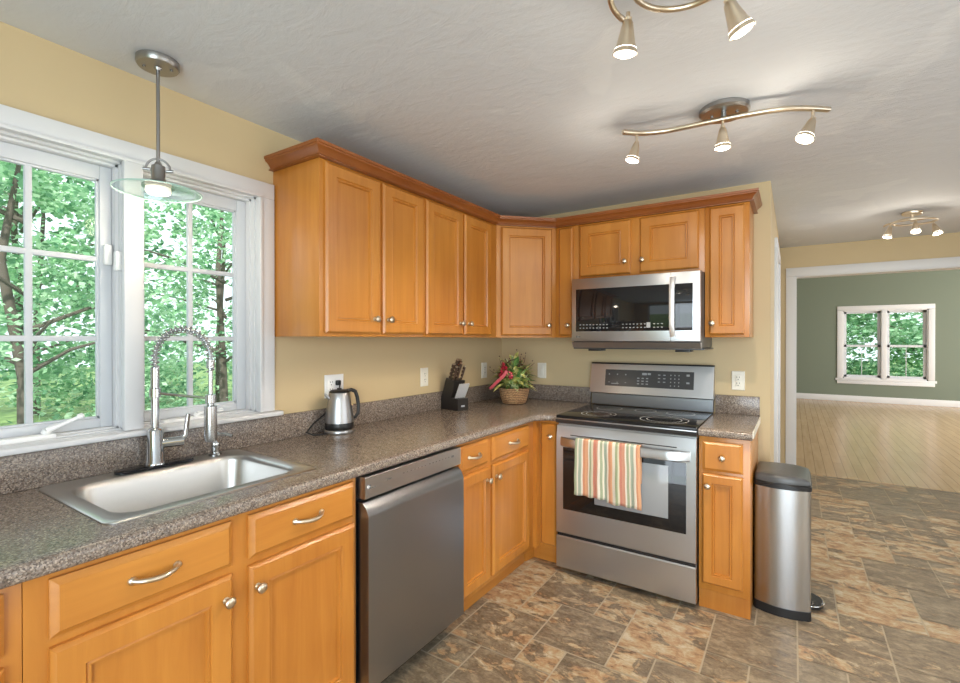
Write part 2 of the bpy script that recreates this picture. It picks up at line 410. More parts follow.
for a in ((X0_ - .09, X0_ + .012, Z0_ + .011, Z1_ - .011), (X1_ - .012, X1_ + .09, Z0_ + .011, Z1_ - .011), (X0_ - .09, X1_ + .09, Z1_ - .01, Z1_ + .09), (X0_ - .12, X1_ + .12, Z0_ - .04, Z0_ + .01), (X0_ - .09, X1_ + .09, Z0_ - .11, Z0_ - .041), (xm - .045, xm + .045, Z0_ + .011, Z1_ - .011)):
    box(bm, a[0], a[1], FY - .02, FY + .0, a[2], a[3], b=.004)
box(bm, xm - .019, xm + .019, FY, FY + .14, Z0_, Z1_)
struct('trim_5', bm, white)
# unseen glazed door added behind the camera to let daylight in
rd = bpy.data.objects.new('window_5', None); COL.objects.link(rd); rd.location = (2.5, -5.12, 0); rd['kind'] = 'structure'
bm = B()
for x in (.6, 1.83, 3.08, 4.32): box(bm, x, x + .08, -5.16, -5.08, 0, 2.15)
box(bm, .6, 4.4, -5.16, -5.08, 2.07, 2.15); box(bm, .6, 4.4, -5.16, -5.08, 0, .08); struct('window_frame', bm, white, rd)
bm = B(); box(bm, .68, 4.32, -5.125, -5.12, .08, 2.07); struct('window_glass', bm, glass, rd)

# ------------------------------------------------------------------ cabinetry
def FL(x):    # frame on the left wall run: u -> +y, out -> +x
    return lambda u, w, v: (x + w, u, v)
def FB(y):    # frame on the stove wall: u -> +x, out -> -y
    return lambda u, w, v: (u, y - w, v)
def rings(bm, F, u0, u1, v0, v1, prof):
    loops = []
    for i, w_ in prof: loops.append([F(u0 + i, w_, v0 + i), F(u1 - i, w_, v0 + i), F(u1 - i, w_, v1 - i), F(u0 + i, w_, v1 - i)])
    skin(bm, loops)
def door(F, u0, u1, v0, v1, parent, m=None, fw_=.052, name='door'):
    bm = B(); d = min(fw_, (u1 - u0) * .30)
    prof = [(0, 0), (0, .011), (.003, .015), (.009, .020), (d, .020), (d + .003, .0145), (d + .007, .0165), (d + .011, .0165), (d + .014, .0065), (d + .018, .0065)]
    if (u1 - u0) < .13: prof = [(0, 0), (0, .011), (.003, .015), (.009, .020), (.012, .020)]
    rings(bm, F, u0, u1, v0, v1, prof)
    return obj(name, bm, m or wood_v, parent, smooth=25)
def drawer(F, u0, u1, v0, v1, parent, m, name='drawer'):
    bm = B(); rings(bm, F, u0, u1, v0, v1, [(0, 0), (0, .009), (.004, .011), (.014, .020), (.016, .020)])
    return obj(name, bm, m, parent, smooth=25)
def knob(F, u, v, parent):
    o = Vector(F(u, .020, v)); ax = Vector(F(u, 1.02, v)) - o
    bm = B(); lathe(bm, [(.009, 0), (.009, .002), (.0055, .004), (.005, .012), (.0085, .016), (.0145, .020), (.0155, .0245), (.0125, .0285), (.005, .0305), (0, .031)], o, ax, 20)
    return obj('knob', bm, nickel, parent, smooth=50)
def pull(F, u, v, parent, L=.105):
    bm = B(); pts = []; tp = []
    for k in range(15):
        t = k / 14; a = math.sin(math.pi * t)
        pts.append(F(u - L / 2 + L * t, .021 + .026 * a ** .55, v - .004 * a)); tp.append(.0055 + .0012 * a + (.002 if k in (0, 14) else 0))
    tube(bm, pts, .006, 10, taper=tp)
    for s in (-1, 1):
        o = Vector(F(u + s * L / 2, .0195, v)); ax = Vector(F(u + s * L / 2, 1.0195, v)) - o
        lathe(bm, [(.010, 0), (.0095, .004), (.006, .007), (.004, .008)], o, ax, 14)
    return obj('pull_handle', bm, nickel, parent, smooth=50)

UB, UT, UD = 1.375, 2.104, .3145
def carcass(parent, bmf, m=None, name='body'):
    bm = B(); bmf(bm); return obj(name, bm, m or wood_v, parent, smooth=25)
UPG = 'wall cabinets'
# left wall uppers
c1 = thing('wall_cabinet', 'tall maple two-door wall cabinet next to the kitchen window', 'cabinet', (0, -1.66, UB))
carcass(c1, lambda bm: box(bm, .001, UD, -1.989, -1.3385, UB, UT, b=.0015))
F = FL(UD)
d = door(F, -1.968, -1.660, 1.389, 2.093, c1); knob(F, -1.700, 1.455, d)
d = door(F, -1.640, -1.352, 1.389, 2.093, c1); knob(F, -1.612, 1.455, d)
c2 = thing('wall_cabinet', 'maple two-door wall cabinet above the knife block, left of the corner cabinet', 'cabinet', (0, -.97, UB))
carcass(c2, lambda bm: box(bm, .001, UD, -1.3375, -.6030, UB, UT, b=.0015))
d = door(F, -1.324, -.998, 1.389, 2.093, c2); knob(F, -1.030, 1.455, d)
d = door(F, -.978, -.688, 1.389, 2.093, c2); knob(F, -.945, 1.455, d)
# diagonal corner cabinet
c3 = thing('corner_wall_cabinet', 'single-door maple wall cabinet set diagonally across the corner above the flower basket', 'cabinet', (.2, -.2, UB))
def diag(bm): prism(bm, [(.001, -.001), (.001, -.602), (UD, -.602), (.602, -UD), (.602, -.001)], UB, UT, lambda p, t: (p[0], p[1], t))
carcass(c3, diag)
P0 = Vector((UD, -.602)); P1 = Vector((.602, -UD)); dd = (P1 - P0).normalized(); nn = Vector((dd.y, -dd.x)); Ld = (P1 - P0).length
FD = lambda u, w_, v: (P0.x + dd.x * u + nn.x * w_, P0.y + dd.y * u + nn.y * w_, v)
d = door(FD, .030, Ld - .030, 1.389, 2.093, c3); knob(FD, Ld - .058, 1.455, d)
# stove wall uppers
F = FB(-UD)
c4 = thing('wall_cabinet', 'very narrow maple wall cabinet between the corner cabinet and the microwave', 'cabinet', (.68, 0, UB))
carcass(c4, lambda bm: box(bm, .603, .7645, -UD, -.001, UB, UT, b=.0015)); d = door(F, .632, .728, 1.389, 2.093, c4); knob(F, .700, 1.455, d)
c5 = thing('wall_cabinet', 'short wide maple cabinet with two doors directly above the microwave', 'cabinet', (1.146, 0, 1.74))
carcass(c5, lambda bm: box(bm, .7655, 1.5110, -UD, -.001, 1.742, UT, b=.0015))
d = door(F, .775, 1.100, 1.765, 2.093, c5, wood_v, .058); knob(F, 1.070, 1.838, d)
d = door(F, 1.156, 1.482, 1.765, 2.093, c5, wood_v, .058); knob(F, 1.174, 1.838, d)
c6 = thing('wall_cabinet', 'slim one-door maple wall cabinet at the right end of the row, beside the microwave', 'cabinet', (1.637, 0, UB))
carcass(c6, lambda bm: box(bm, 1.5120, 1.731, -UD, -.001, UB, UT, b=.0015)); d = door(F, 1.536, 1.709, 1.389, 2.093, c6, fw_=.048); knob(F, 1.553, 1.452, d)
# crown moulding
bm = B()
sweep(bm, [(.0015, -1.989), (UD, -1.989), (UD, -.602), (.602, -UD), (1.731, -UD), (1.731, -.0015)],
      [(-.010, 2.1045), (.0215, 2.1045), (.022, 2.107), (.011, 2.109), (.010, 2.113), (.014, 2.115), (.0155, 2.119), (.023, 2.129), (.032, 2.137), (.038, 2.140), (.0385, 2.146), (.043, 2.148), (.044, 2.159), (-.010, 2.159)])
tag(obj('crown_molding', bm, wood_c, smooth=30), 'reddish stained crown molding running along the tops of all wall cabinets', 'molding')

# base cabinets
BT, BF = .875, .615
def base_left(c, y0, y1, toe=True):
    carcass(c, lambda bm: (box(bm, .002, BF, y0, y1, .105, BT, b=.0015)))
    if toe: bx('toe_kick', wood_hy, c, .002, .555, y0 + .001, y1 - .001, .001, .105)
F = FL(BF)
cA = thing('base_cabinet', 'maple base cabinet at the far left edge, left of the sink cabinet', 'cabinet', (.3, -3.2, 0))
base_left(cA, -3.62, -2.9565)
dr = drawer(F, -3.58, -2.985, .735, .858, cA, wood_hy); pull(F, -3.28, .798, dr)
d = door(F, -3.58, -2.985, .135, .712, cA); knob(F, -3.54, .650, d)
cB = thing('sink_cabinet', 'maple sink base cabinet with two drawer fronts and two doors under the sink', 'cabinet', (.3, -2.52, 0))
def sinkbody(bm):   # open box so the basin can hang inside it
    box(bm, .002, .020, -2.9555, -2.070, .105, .70); box(bm, .002, BF - .0195, -2.9555, -2.938, .105, BT); box(bm, .002, BF - .0195, -2.088, -2.070, .105, BT)
    box(bm, .002, BF - .02, -2.938, -2.100, .105, .123)
    box(bm, BF - .019, BF, -2.9555, -2.896, .105, BT); box(bm, BF - .019, BF, -2.093, -2.070, .105, BT)
    box(bm, BF - .019, BF, -2.535, -2.467, .105, BT)
    for z0, z1 in ((.105, .150), (.695, .75), (.84, BT)): box(bm, BF - .0188, BF - .0002, -2.94, -2.08, z0, z1)
carcass(cB, sinkbody); bx('toe_kick', wood_hy, cB, .002, .555, -2.954, -2.071, .001, .105)
dr = drawer(F, -2.916, -2.527, .733, .858, cB, wood_hy); pull(F, -2.721, .797, dr, .098)
dr = drawer(F, -2.478, -2.087, .733, .858, cB, wood_hy); pull(F, -2.283, .797, dr, .098)
d = door(F, -2.916, -2.527, .135, .712, cB, fw_=.058); knob(F, -2.549, .650, d)
d = door(F, -2.478, -2.087, .135, .712, cB, fw_=.058); knob(F, -2.457, .650, d)
cC = thing('base_cabinet', 'maple base cabinet with two drawers over two doors, between dishwasher and corner', 'cabinet', (.3, -1.05, 0))
base_left(cC, -1.4685, -.668)
dr = drawer(F, -1.449, -1.200, .733, .858, cC, wood_hy); pull(F, -1.335, .797, dr, .09)
dr = drawer(F, -1.155, -.752, .733, .858, cC, wood_hy); pull(F, -.945, .797, dr, .09)
d = door(F, -1.449, -1.182, .135, .712, cC, fw_=.05); knob(F, -1.218, .650, d)
d = door(F, -1.153, -.748, .135, .712, cC, fw_=.05); knob(F, -1.128, .650, d)
F = FB(-BF)
cD = thing('base_cabinet', 'narrow maple corner base cabinet with one door, left of the stove', 'cabinet', (.3, -.3, 0))
def corner(bm): prism(bm, [(.002, -.002), (.002, -.667), (BF, -.667), (BF + .02, -.667), (BF + .02, -BF), (.7635, -BF), (.7635, -.002)], .105, BT, lambda p, t: (p[0], p[1], t))
carcass(cD, corner)
bm = B(); prism(bm, [(.01, -.01), (.01, -.66), (.56, -.66), (.575, -.575), (.7630, -.575), (.7630, -.01)], .001, .105, lambda p, t: (p[0], p[1], t)); obj('toe_kick', bm, wood_hx, cD)
d = door(F, .648, .748, .125, .858, cD); knob(F, .716, .782, d)
cE = thing('base_cabinet', 'slim maple base cabinet with one drawer and one door, right of the stove', 'cabinet', (1.64, -.3, 0))
carcass(cE, lambda bm: (box(bm, 1.5285, 1.757, -BF, -.002, .1, BT, b=.0015), box(bm, 1.5285, 1.757, -BF + .012, -.002, .001, .1)))
dr = drawer(F, 1.545, 1.726, .706, .853, cE, wood_v); knob(F, 1.637, .778, dr)
d = door(F, 1.545, 1.726, .137, .690, cE, fw_=.045); knob(F, 1.572, .632, d)

# ------------------------------------------------------------------ countertops
NO = .649
nose = [(-.05, .914), (-.014, .914), (-.006, .912), (-.0015, .907), (0, .900), (0, .888), (-.002, .881), (-.008, .8765), (-.05, .876)]
ct = thing('countertop', 'long L-shaped brown speckled countertop with sink cut-out, running into the corner', 'countertop', (.3, -1.5, .876))
bm = B()
HX0, HX1, HY0, HY1 = .050, .535, -2.770, -2.195
X1 = NO - .05
for a in ((.0015, X1, -3.62, HY0), (.0015, HX0, HY0, HY1), (HX1, X1, HY0, HY1), (.0015, X1, HY1, -.0015), (X1, .764, -.592, -.0015)): box(bm, *a, .876, .914)
arc = [(.749 - .1 * math.cos(R(a)), -.742 + .1 * math.sin(R(a))) for a in range(0, 91, 9)]
sweep(bm, [(NO, -3.62)] + arc + [(.764, -.642)], nose)
arc2 = [(.749 - .15 * math.cos(R(a)), -.742 + .15 * math.sin(R(a))) for a in range(0, 91, 9)]
prism(bm, arc2 + [(X1, -.592)], .876, .914, lambda p, t: (p[0], p[1], t))
obj('worktop', bm, granite, ct, smooth=40)
bm = B(); box(bm, .0015, .0205, -3.62, -.0015, .9145, 1.0247, b=.002); box(bm, .0205, .7375, -.0205, -.0015, .9145, 1.0247, b=.002); obj('backsplash', bm, granite, ct)
ct2 = thing('countertop', 'short brown speckled countertop on the slim cabinet right of the stove', 'countertop', (1.65, -.3, .876))
bm = B(); box(bm, 1.5290, 1.765, -.592, -.0015, .876, .914); sweep(bm, [(1.529, -.642), (1.765, -.642)], nose); obj('worktop', bm, granite, ct2, smooth=40)
bm = B(); box(bm, 1.529, 1.765, -.0205, -.0015, .9145, 1.0247, b=.002); obj('backsplash', bm, granite, ct2)
bx('end_cap', cream, ct2, 1.7655, 1.770, -.60, -.05, .880, .913)

# ------------------------------------------------------------------ sink and faucet
sk = thing('kitchen_sink', 'single-bowl stainless steel drop-in sink below the window', 'sink', (.3, -2.48, .914))
bm = B()
L = [rrect(.028, .557, -2.792, -2.176, .035, .9145), rrect(.028, .557, -2.792, -2.176, .035, .917), rrect(.033, .552, -2.787, -2.181, .032, .9195),
     rrect(.042, .543, -2.778, -2.190, .03, .9185), rrect(.108, .512, -2.752, -2.216, .07, .9175), rrect(.114, .506, -2.746, -2.222, .068, .913), rrect(.118, .502, -2.742, -2.226, .065, .900),
     rrect(.130, .490, -2.730, -2.238, .060, .770), rrect(.145, .475, -2.715, -2.253, .055, .742), rrect(.175, .445, -2.685, -2.283, .05, .736)]
skin(bm, L, True, False, True)
obj('basin', bm, sink_m, sk, smooth=60)
bm = B(); lathe(bm, [(.045, .7365), (.045, .739), (.036, .7395), (.032, .737), (0, .737)], (.27, -2.484, 0), n=28); obj('drain', bm, chrome, sk)

fc = thing('faucet', 'tall chrome spring-coil pull-down faucet on the back rim of the sink', 'faucet', (.066, -2.486, .92))
fx, fy = .068, -2.486
pd = Vector((.15, .118)).normalized()   # spout direction in plan
bm = B(); L = []
for z, gx in ((.9195, 0), (.9255, 0), (.928, .004)):
    L.append([(.068 + px * (1 - 2 * gx), py, z) for px, py, _ in rrect(-.030 + gx, .030 - gx, -2.606 + gx, -2.362 - gx, .029 - gx, 0)])
skin(bm, L); obj('deck_plate', bm, mat('dark_chrome', (.05, .05, .055), .12, .8), fc)
bm = B(); lathe(bm, [(.030, .928), (.030, .934), (.027, .938), (.024, 1.045), (.021, 1.052), (.0125, 1.056), (.0125, 1.16), (.0175, 1.162), (.0175, 1.192), (.0135, 1.194), (.0135, 1.265), (.009, 1.268)], (fx, fy, 0)); obj('body', bm, chrome, fc, smooth=50)
reach = .185; ex, ey = fx + pd.x * reach, fy + pd.y * reach
def arcp(n):
    out = [(fx, fy, 1.255)]
    for k in range(n + 1):
        a = math.pi * k / n; rr = reach / 2
        out.append((fx + pd.x * (rr - rr * math.cos(a)), fy + pd.y * (rr - rr * math.cos(a)), 1.300 + .098 * math.sin(a)))
    out.append((ex, ey, 1.245)); return out
ap = arcp(40)
bm = B(); tube(bm, ap, .0065, 10); obj('hose', bm, mat('grey_hose', (.35, .36, .37), .3, .6), fc)
bm = B(); coil = []
P = [Vector(p) for p in ap]; seg = [0]
for a, b in zip(P, P[1:]): seg.append(seg[-1] + (b - a).length)
turns = 26; tot = seg[-1]; side = Vector((-pd.y, pd.x, 0))
for k in range(turns * 10 + 1):
    s_ = tot * k / (turns * 10); i = max(j for j in range(len(seg)) if seg[j] <= s_ + 1e-9); i = min(i, len(P) - 2)
    p = P[i].lerp(P[i + 1], (s_ - seg[i]) / (seg[i + 1] - seg[i])); t = (P[i + 1] - P[i]).normalized(); n_ = t.cross(side)
    a = 2 * math.pi * k / 10; coil.append(p + (side * math.cos(a) + n_ * math.sin(a)) * .0125)
tube(bm, coil, .0021, 6); obj('spring_coil', bm, chrome, fc, smooth=60)
bm = B(); lathe(bm, [(.013, 1.290), (.013, 1.262), (.007, 1.258), (.007, 1.170), (.017, 1.168), (.017, 1.140), (.011, 1.136), (.011, 1.132), (.020, 1.128), (.021, 1.02), (.018, 1.006), (.012, 1.003)], (ex, ey, 0)); obj('spray_head', bm, steel_v, fc, smooth=50)
bm = B(); tube(bm, [(fx, fy, 1.176), (ex - pd.x * .014, ey - pd.y * .014, 1.156)], .0048, 10); obj('support_arm', bm, chrome, fc)
bm = B(); q = Vector((.35, .94, 0)).normalized()
tube(bm, [(fx, fy, .998), Vector((fx, fy, 1.000)) + q * .085], .017, 16); tube(bm, [Vector((fx, fy, 1.003)) + q * .074, Vector((fx, fy, 1.020)) + q * .090, Vector((fx + .004, fy, 1.095)) + q * .097], .007, 12, taper=[.012, .009, .007]); obj('lever_handle', bm, chrome, fc, smooth=50)
sd = thing('soap_dispenser', 'small chrome soap dispenser beside the faucet', 'soap dispenser', (.078, -2.285, .92))
bm = B(); lathe(bm, [(.022, .9195), (.022, .925), (.014, .930), (.012, .945), (.016, .950), (.016, .972), (.010, .978), (.008, .992), (.013, .995), (.013, 1.006), (.006, 1.010)], (.078, -2.285, 0)); obj('base', bm, chrome, sd, smooth=50)
bm = B(); tube(bm, [(.078, -2.285, 1.000), (.115, -2.262, 1.000), (.135, -2.250, .994)], .0055, 10); obj('spout', bm, chrome, sd)

# ------------------------------------------------------------------ dishwasher
dw = thing('dishwasher', 'dark stainless steel dishwasher under the counter, between sink cabinet and double-door cabinet', 'dishwasher', (.35, -1.775, 0))
bx('body', black, dw, .03, .600, -2.066, -1.470, .10, .870)
bx('toe_panel', black, dw, .05, .575, -2.062, -1.475, .012, .10)
D0, D1 = -2.058, -1.473
dp = lambda prof, nm, m: (lambda bm: (prism(bm, prof, D0, D1, lambda p, t: (p[0], t, p[1])), obj(nm, bm, m, dw, smooth=30))[1])(B())
cp = dp([(.605, .790), (.650, .790), (.652, .792), (.652, .866), (.650, .868), (.605, .868)], 'control_panel', steel)
dp([(.605, .105), (.666, .105), (.669, .109), (.669, .728), (.667, .738), (.655, .760), (.636, .776), (.605, .776)], 'door', steel_dark)
bm = B(); box(bm, .6522, .6526, -2.040, -2.030, .824, .838); box(bm, .6522, .6526, -2.024, -2.018, .824, .828); box(bm, .6522, .6526, -2.014, -2.008, .824, .828)
box(bm, .6522, .6526, -1.950, -1.925, .833, .838)
for k in range(7): box(bm, .6522, .6526, -1.86 + k * .022, -1.853 + k * .022, .838, .841)
for k in range(7): box(bm, .6522, .6526, -1.70 + k * .022, -1.692 + k * .022, .838, .842)
box(bm, .6522, .6526, -1.545, -1.525, .834, .843)
obj('print', bm, grey_mark, cp)
bm = B(); lathe(bm, [(.0065, 0), (.0065, .0005), (0, .0006)], (.6522, -2.044, .832), (1, 0, 0)); obj('logo', bm, mark, cp)

# ------------------------------------------------------------------ stove
sv = thing('stove', 'freestanding stainless steel electric range with black glass cooktop', 'stove', (1.146, -.33, 0))
S0, S1 = .7662, 1.5265
bx('body', steel, sv, S0 + .004, S1 - .004, -.640, -.03, .03, .893)
for fxx in (S0 + .05, S1 - .05):
    for fyy in (-.58, -.08):
        bm = B(); lathe(bm, [(.018, .001), (.018, .03)], (fxx, fyy, 0), n=12); obj('foot', bm, black, sv)
bm = B(); box(bm, S0, S1, -.672, -.075, .9005, .922, b=.005); ck = obj('cooktop', bm, cookglass, sv)
bm = B(); prism(bm, [(-.640, .868), (-.672, .878), (-.676, .884), (-.676, .897), (-.670, .9003), (-.60, .9003), (-.60, .868)], S0, S1, lambda p, t: (t, p[0], p[1])); obj('cooktop_trim', bm, mat('black_trim', (.03, .03, .032), .2), sv)
bm = B(); box(bm, S0, S1, -.6775, -.672, .8985, .9055, b=.002); obj('trim_strip', bm, steel, sv)
burner = mat('burner_ring_print', (.62, .62, .63), .3)
for (x, y, r_) in ((.945, -.245, .078), (.965, -.505, .100), (1.165, -.225, .062), (1.335, -.505, .125), (1.37, -.235, .078)):
    bm = B()
    for q in ([r_, r_ * .72] if r_ > .09 else [r_]):
        lo = []
        n = 48
        ring = [[(x + rr * math.cos(2 * math.pi * k / n), y + rr * math.sin(2 * math.pi * k / n), .9223) for k in range(n)] for rr in (q - .0022, q + .0022)]
        skin(bm, ring, True, False, False)
    obj('burner_ring', bm, burner, ck, smooth=0)
bx('back_riser', steel_dark, sv, S0 + .002, S1 - .002, -.078, -.030, .923, .998)
bm = B(); prism(bm, [(-.100, 1.004), (-.096, .998), (-.03, .998), (-.03, 1.196), (-.060, 1.196)], S0 - .006, S1 + .002, lambda p, t: (t, p[0], p[1])); bg_ = obj('control_panel', bm, steel, sv)
bm = B(); prism(bm, [(-.062, 1.1965), (-.028, 1.1965), (-.028, 1.205), (-.058, 1.205)], S0 - .007, S1 + .003, lambda p, t: (t, p[0], p[1])); obj('top_cap', bm, black, sv)
def lean(x, z, w_): # point on the leaning control face
    t = (z - 1.004) / (1.196 - 1.004); return (x, -.100 + .040 * t - w_, z + w_ * .2)
bm = B(); skin(bm, [[lean(x, z, w_) for x, z in ((.862, 1.052), (1.418, 1.052), (1.418, 1.160), (.862, 1.160))] for w_ in (-.002, .0015)]); dsp = obj('display', bm, mat('dark_display_glass', (.055, .056, .058), .2), bg_, smooth=0)
bm = B()
def pm(x, z, a, b): skin(bm, [[lean(p, q_, w_) for p, q_ in ((x, z), (x + a, z), (x + a, z + b), (x, z + b))] for w_ in (.001, .0021)])
for k in range(3):
    pm(.885 + k * .055, 1.125, .008, .008)
    pm(.885 + k * .055, 1.075, .010, .003)
pm(.905, 1.066, .05, .004)
for r_ in range(3):
    for k in range(3): pm(1.075 + k * .028, 1.070 + r_ * .018, .014, .006)
    for k in range(2): pm(1.205 + k * .032, 1.088 + r_ * .022, .014, .005)
for r_ in range(4):
    for k in range(3): pm(1.280 + k * .024, 1.066 + r_ * .022, .006, .007)
pm(1.375, 1.132, .018, .012); pm(1.375, 1.086, .018, .010)
pm(1.105, 1.130, .030, .014); pm(1.14, 1.132, .02, .012)
obj('print', bm, mark_dim, dsp, smooth=0)
# oven door with its broad bowed handle
od = lambda a, b: (a, b)
bm = B(); prism(bm, [(-.642, .236), (-.668, .236), (-.672, .240), (-.672, .775), (-.668, .815), (-.660, .862), (-.642, .862)], S0 + .003, S1 - .003, lambda p, t: (t, p[0], p[1])); ovd = obj('oven_door', bm, steel, sv, smooth=30)
bm = B(); box(bm, .811, 1.478, -.6745, -.671, .378, .738, b=.001); obj('window', bm, blackglass, ovd)
bm = B(); box(bm, 1.000, 1.392, -.6752, -.6740, .440, .712, b=.0005); obj('inner_window', bm, ovenglass, ovd)
bx('gap_line', black, ovd, .855, 1.432, -.6705, -.660, .808, .813)
bm = B(); L = []
for k in range(25):
    t = k / 24; x = S0 + .03 + (S1 - S0 - .06) * t; e = min(1, math.sin(math.pi * t) * 2.6); o_ = .034 * e ** .8
    L.append([(x, -.672 - o_, .745), (x, -.677 - o_, .750), (x, -.678 - o_, .785), (x, -.674 - o_, .795), (x, -.668 - o_ * .9, .797), (x, -.664 - o_ * .9, .790), (x, -.664 - o_ * .9, .752), (x, -.667 - o_ * .9, .745)])
skin(bm, L); obj('handle', bm, steel, ovd, smooth=40)
bm = B(); prism(bm, [(-.642, .034), (-.668, .034), (-.671, .038), (-.671, .212), (-.667, .218), (-.642, .218)], S0 + .003, S1 - .003, lambda p, t: (t, p[0], p[1])); obj('storage_drawer', bm, steel, sv, smooth=30)
bx('door_gap', black, sv, S0 + .006, S1 - .006, -.664, -.641, .2185, .2355)

# towel
def m_towel():
    m = mat('striped_towel', (.8, .7, .6), .9); q = N(m)
    g = q.n('ShaderNodeAttribute', attribute_name='across'); 
    cr = ((.30, .34, .20), (.70, .64, .50), (.33, .40, .30), (.72, .66, .54), (.52, .20, .08), (.62, .30, .14), (.74, .68, .55), (.28, .33, .17), (.60, .55, .38), (.50, .16, .09), (.55, .24, .14), (.76, .70, .58))
    st = []; k = 0; p = 0.0; wd = (.035, .045, .025, .04, .03, .03, .045, .03, .035, .04, .03, .035)
    wds = (3, 2, 4, 2, 3, 4, 2, 2, 3, 4, 2, 3, 3, 2, 4, 2, 3, 2, 4, 3, 2, 3, 4, 2, 3, 2, 4, 3, 2, 3); tot = sum(wds); st = []; p = 0
    for i, w_ in enumerate(wds): st.append((p / tot, cr[i % len(cr)])); p += w_
    c = q.ramp(g.outputs['Fac'], st, 'CONSTANT')
    wv = q.noise(q.pos((1, 1, 1)), 500, 2)
    q.l(q.mix(.10, c, q.ramp(wv, [(.3, (.3, .3, .3)), (.7, (1, 1, 1))])), q.p.inputs['Base Color']); q.bump(wv, .3, .001); return m
def m_towel_fix(): pass
towel_m = m_towel()
def towel():
    bm = B(); at = bm.verts.layers.float.new('across')
    nu = 90
    prof = []   # (y base, z) along the drape: back drop, over the bar, front drop
    for k in range(8): prof.append((-.6835, .60 + (.795 - .60) * k / 7, 0))
    prof += [(-.690, .8025, 0), (-.702, .8070, .1), (-.714, .803, .3)]
    for k in range(20): prof.append((-.7165, .795 - (.795 - .478) * k / 19, 1))
    rows = []
    for j, (yb, z, wgt) in enumerate(prof):
        row = []
        for i in range(nu + 1):
            t = i / nu; drop = max(0, (.795 - z)) / .32 * (1 if wgt == 1 else 0)
            fold = .0035 * math.sin(t * 21 + .6) + .0018 * math.sin(t * 47 + 1.3 + drop)
            seam = -.010 * math.exp(-((t - .47) / .03) ** 2)
            x = .903 + .358 * t + drop * (.012 * (t - .5) + .003) + .001 * math.sin(z * 40)
            y = yb - (abs(fold) * .4 + .004 + fold) * min(1, drop * 2.2) * (wgt == 1) + (-seam * .6 if wgt == 1 else 0) * min(1, drop * 3)
            zz = z
            if wgt == 1: zz = z - drop * (.004 * t + .003 * math.sin(t * 33) * drop - (.014 if t < .50 else 0) * drop)
            v = bm.verts.new((x, y, zz)); v[at] = t; row.append(v)
        rows.append(row)
    for a, b in zip(rows, rows[1:]):
        for i in range(nu): bm.faces.new((a[i], a[i + 1], b[i + 1], b[i]))
    o = obj('dish_towel', bm, towel_m, smooth=80)
    s = o.modifiers.new('thick', 'SOLIDIFY'); s.thickness = .003; s.offset = 0
    return tag(o, 'striped red, green and cream towel hanging over the oven handle', 'towel')
towel()

# ------------------------------------------------------------------ microwave
mw = thing('microwave', 'stainless over-the-range microwave mounted above the stove', 'microwave', (1.146, -.2, 1.31))
M0, M1 = .768, 1.508
bx('body', lidm, mw, M0, M1, -.405, -.002, 1.312, 1.7405, b=.002)
bx('bottom_plate', mat('dark_gunmetal', (.10, .10, .105), .35, .6), mw, M0 - .003, M1 + .012, -.40, -.03, 1.304, 1.3115)
bm = B(); prism(bm, [(-.405, 1.312), (-.42, 1.312), (-.440, 1.346), (-.405, 1.346)], M0, M1, lambda p, t: (t, p[0], p[1])); obj('vent_lip', bm, m_steel('grey_lip_steel', (.42, .42, .43), .4), mw)
for x0 in (.86, 1.37): bx('lamp_cover', black, mw, x0, x0 + .08, -.40, -.30, 1.292, 1.3035, b=.003)
bm = B(); box(bm, M0, M1, -.4430, -.4055, 1.351, 1.7375, b=.004); mf = obj('front_door', bm, steel, mw)
bm = B(); box(bm, .797, 1.470, -.4445, -.442, 1.412, 1.672, b=.001); gw = obj('window', bm, blackglass, mf)
bm = B(); box(bm, 1.3555, 1.3575, -.4450, -.4425, 1.352, 1.7365); obj('door_seam', bm, black, mf)
bm = B(); L = []
for k in range(21):
    t = k / 20; z = 1.378 + (1.712 - 1.378) * t; e = math.sin(math.pi * t); xo = 1.357 + .020 * 0
    o_ = .012 + .026 * min(1, e * 1.6) ** .7
    L.append([(1.352, -.443 - o_ + .010, z), (1.354, -.443 - o_ + .001, z), (1.366, -.443 - o_ - .003, z), (1.380, -.443 - o_ + .001, z), (1.382, -.443 - o_ + .010, z)])
skin(bm, L)
box(bm, 1.354, 1.380, -.458, -.443, 1.378, 1.392, b=.002); box(bm, 1.354, 1.380, -.458, -.443, 1.698, 1.712, b=.002)
obj('handle', bm, mat('bright_satin_steel', (.80, .80, .81), .45, .85), mf, smooth=50)
bm = B()
for r_ in range(2):
    for k in range(9): box(bm, .822 + k * .021, .831 + k * .021, -.4452, -.4446, 1.430 + r_ * .020, 1.4345 + r_ * .020)
    for k in range(7): box(bm, 1.085 + k * .021, 1.094 + k * .021, -.4452, -.4446, 1.430 + r_ * .020, 1.4345 + r_ * .020)
    for k in range(3): box(bm, 1.262 + k * .021, 1.272 + k * .021, -.4452, -.4446, 1.430 + r_ * .020, 1.4345 + r_ * .020)
box(bm, 1.225, 1.246, -.4452, -.4446, 1.430, 1.461)
obj('print', bm, mark_dim, gw, smooth=0)
bm = B(); lathe(bm, [(.006, 0), (.006, .0006), (0, .0007)], (.803, -.4431, 1.380), (0, -1, 0), 16); box(bm, .812, .826, -.4437, -.4431, 1.377, 1.383); obj('logo', bm, grey_mark, mf)

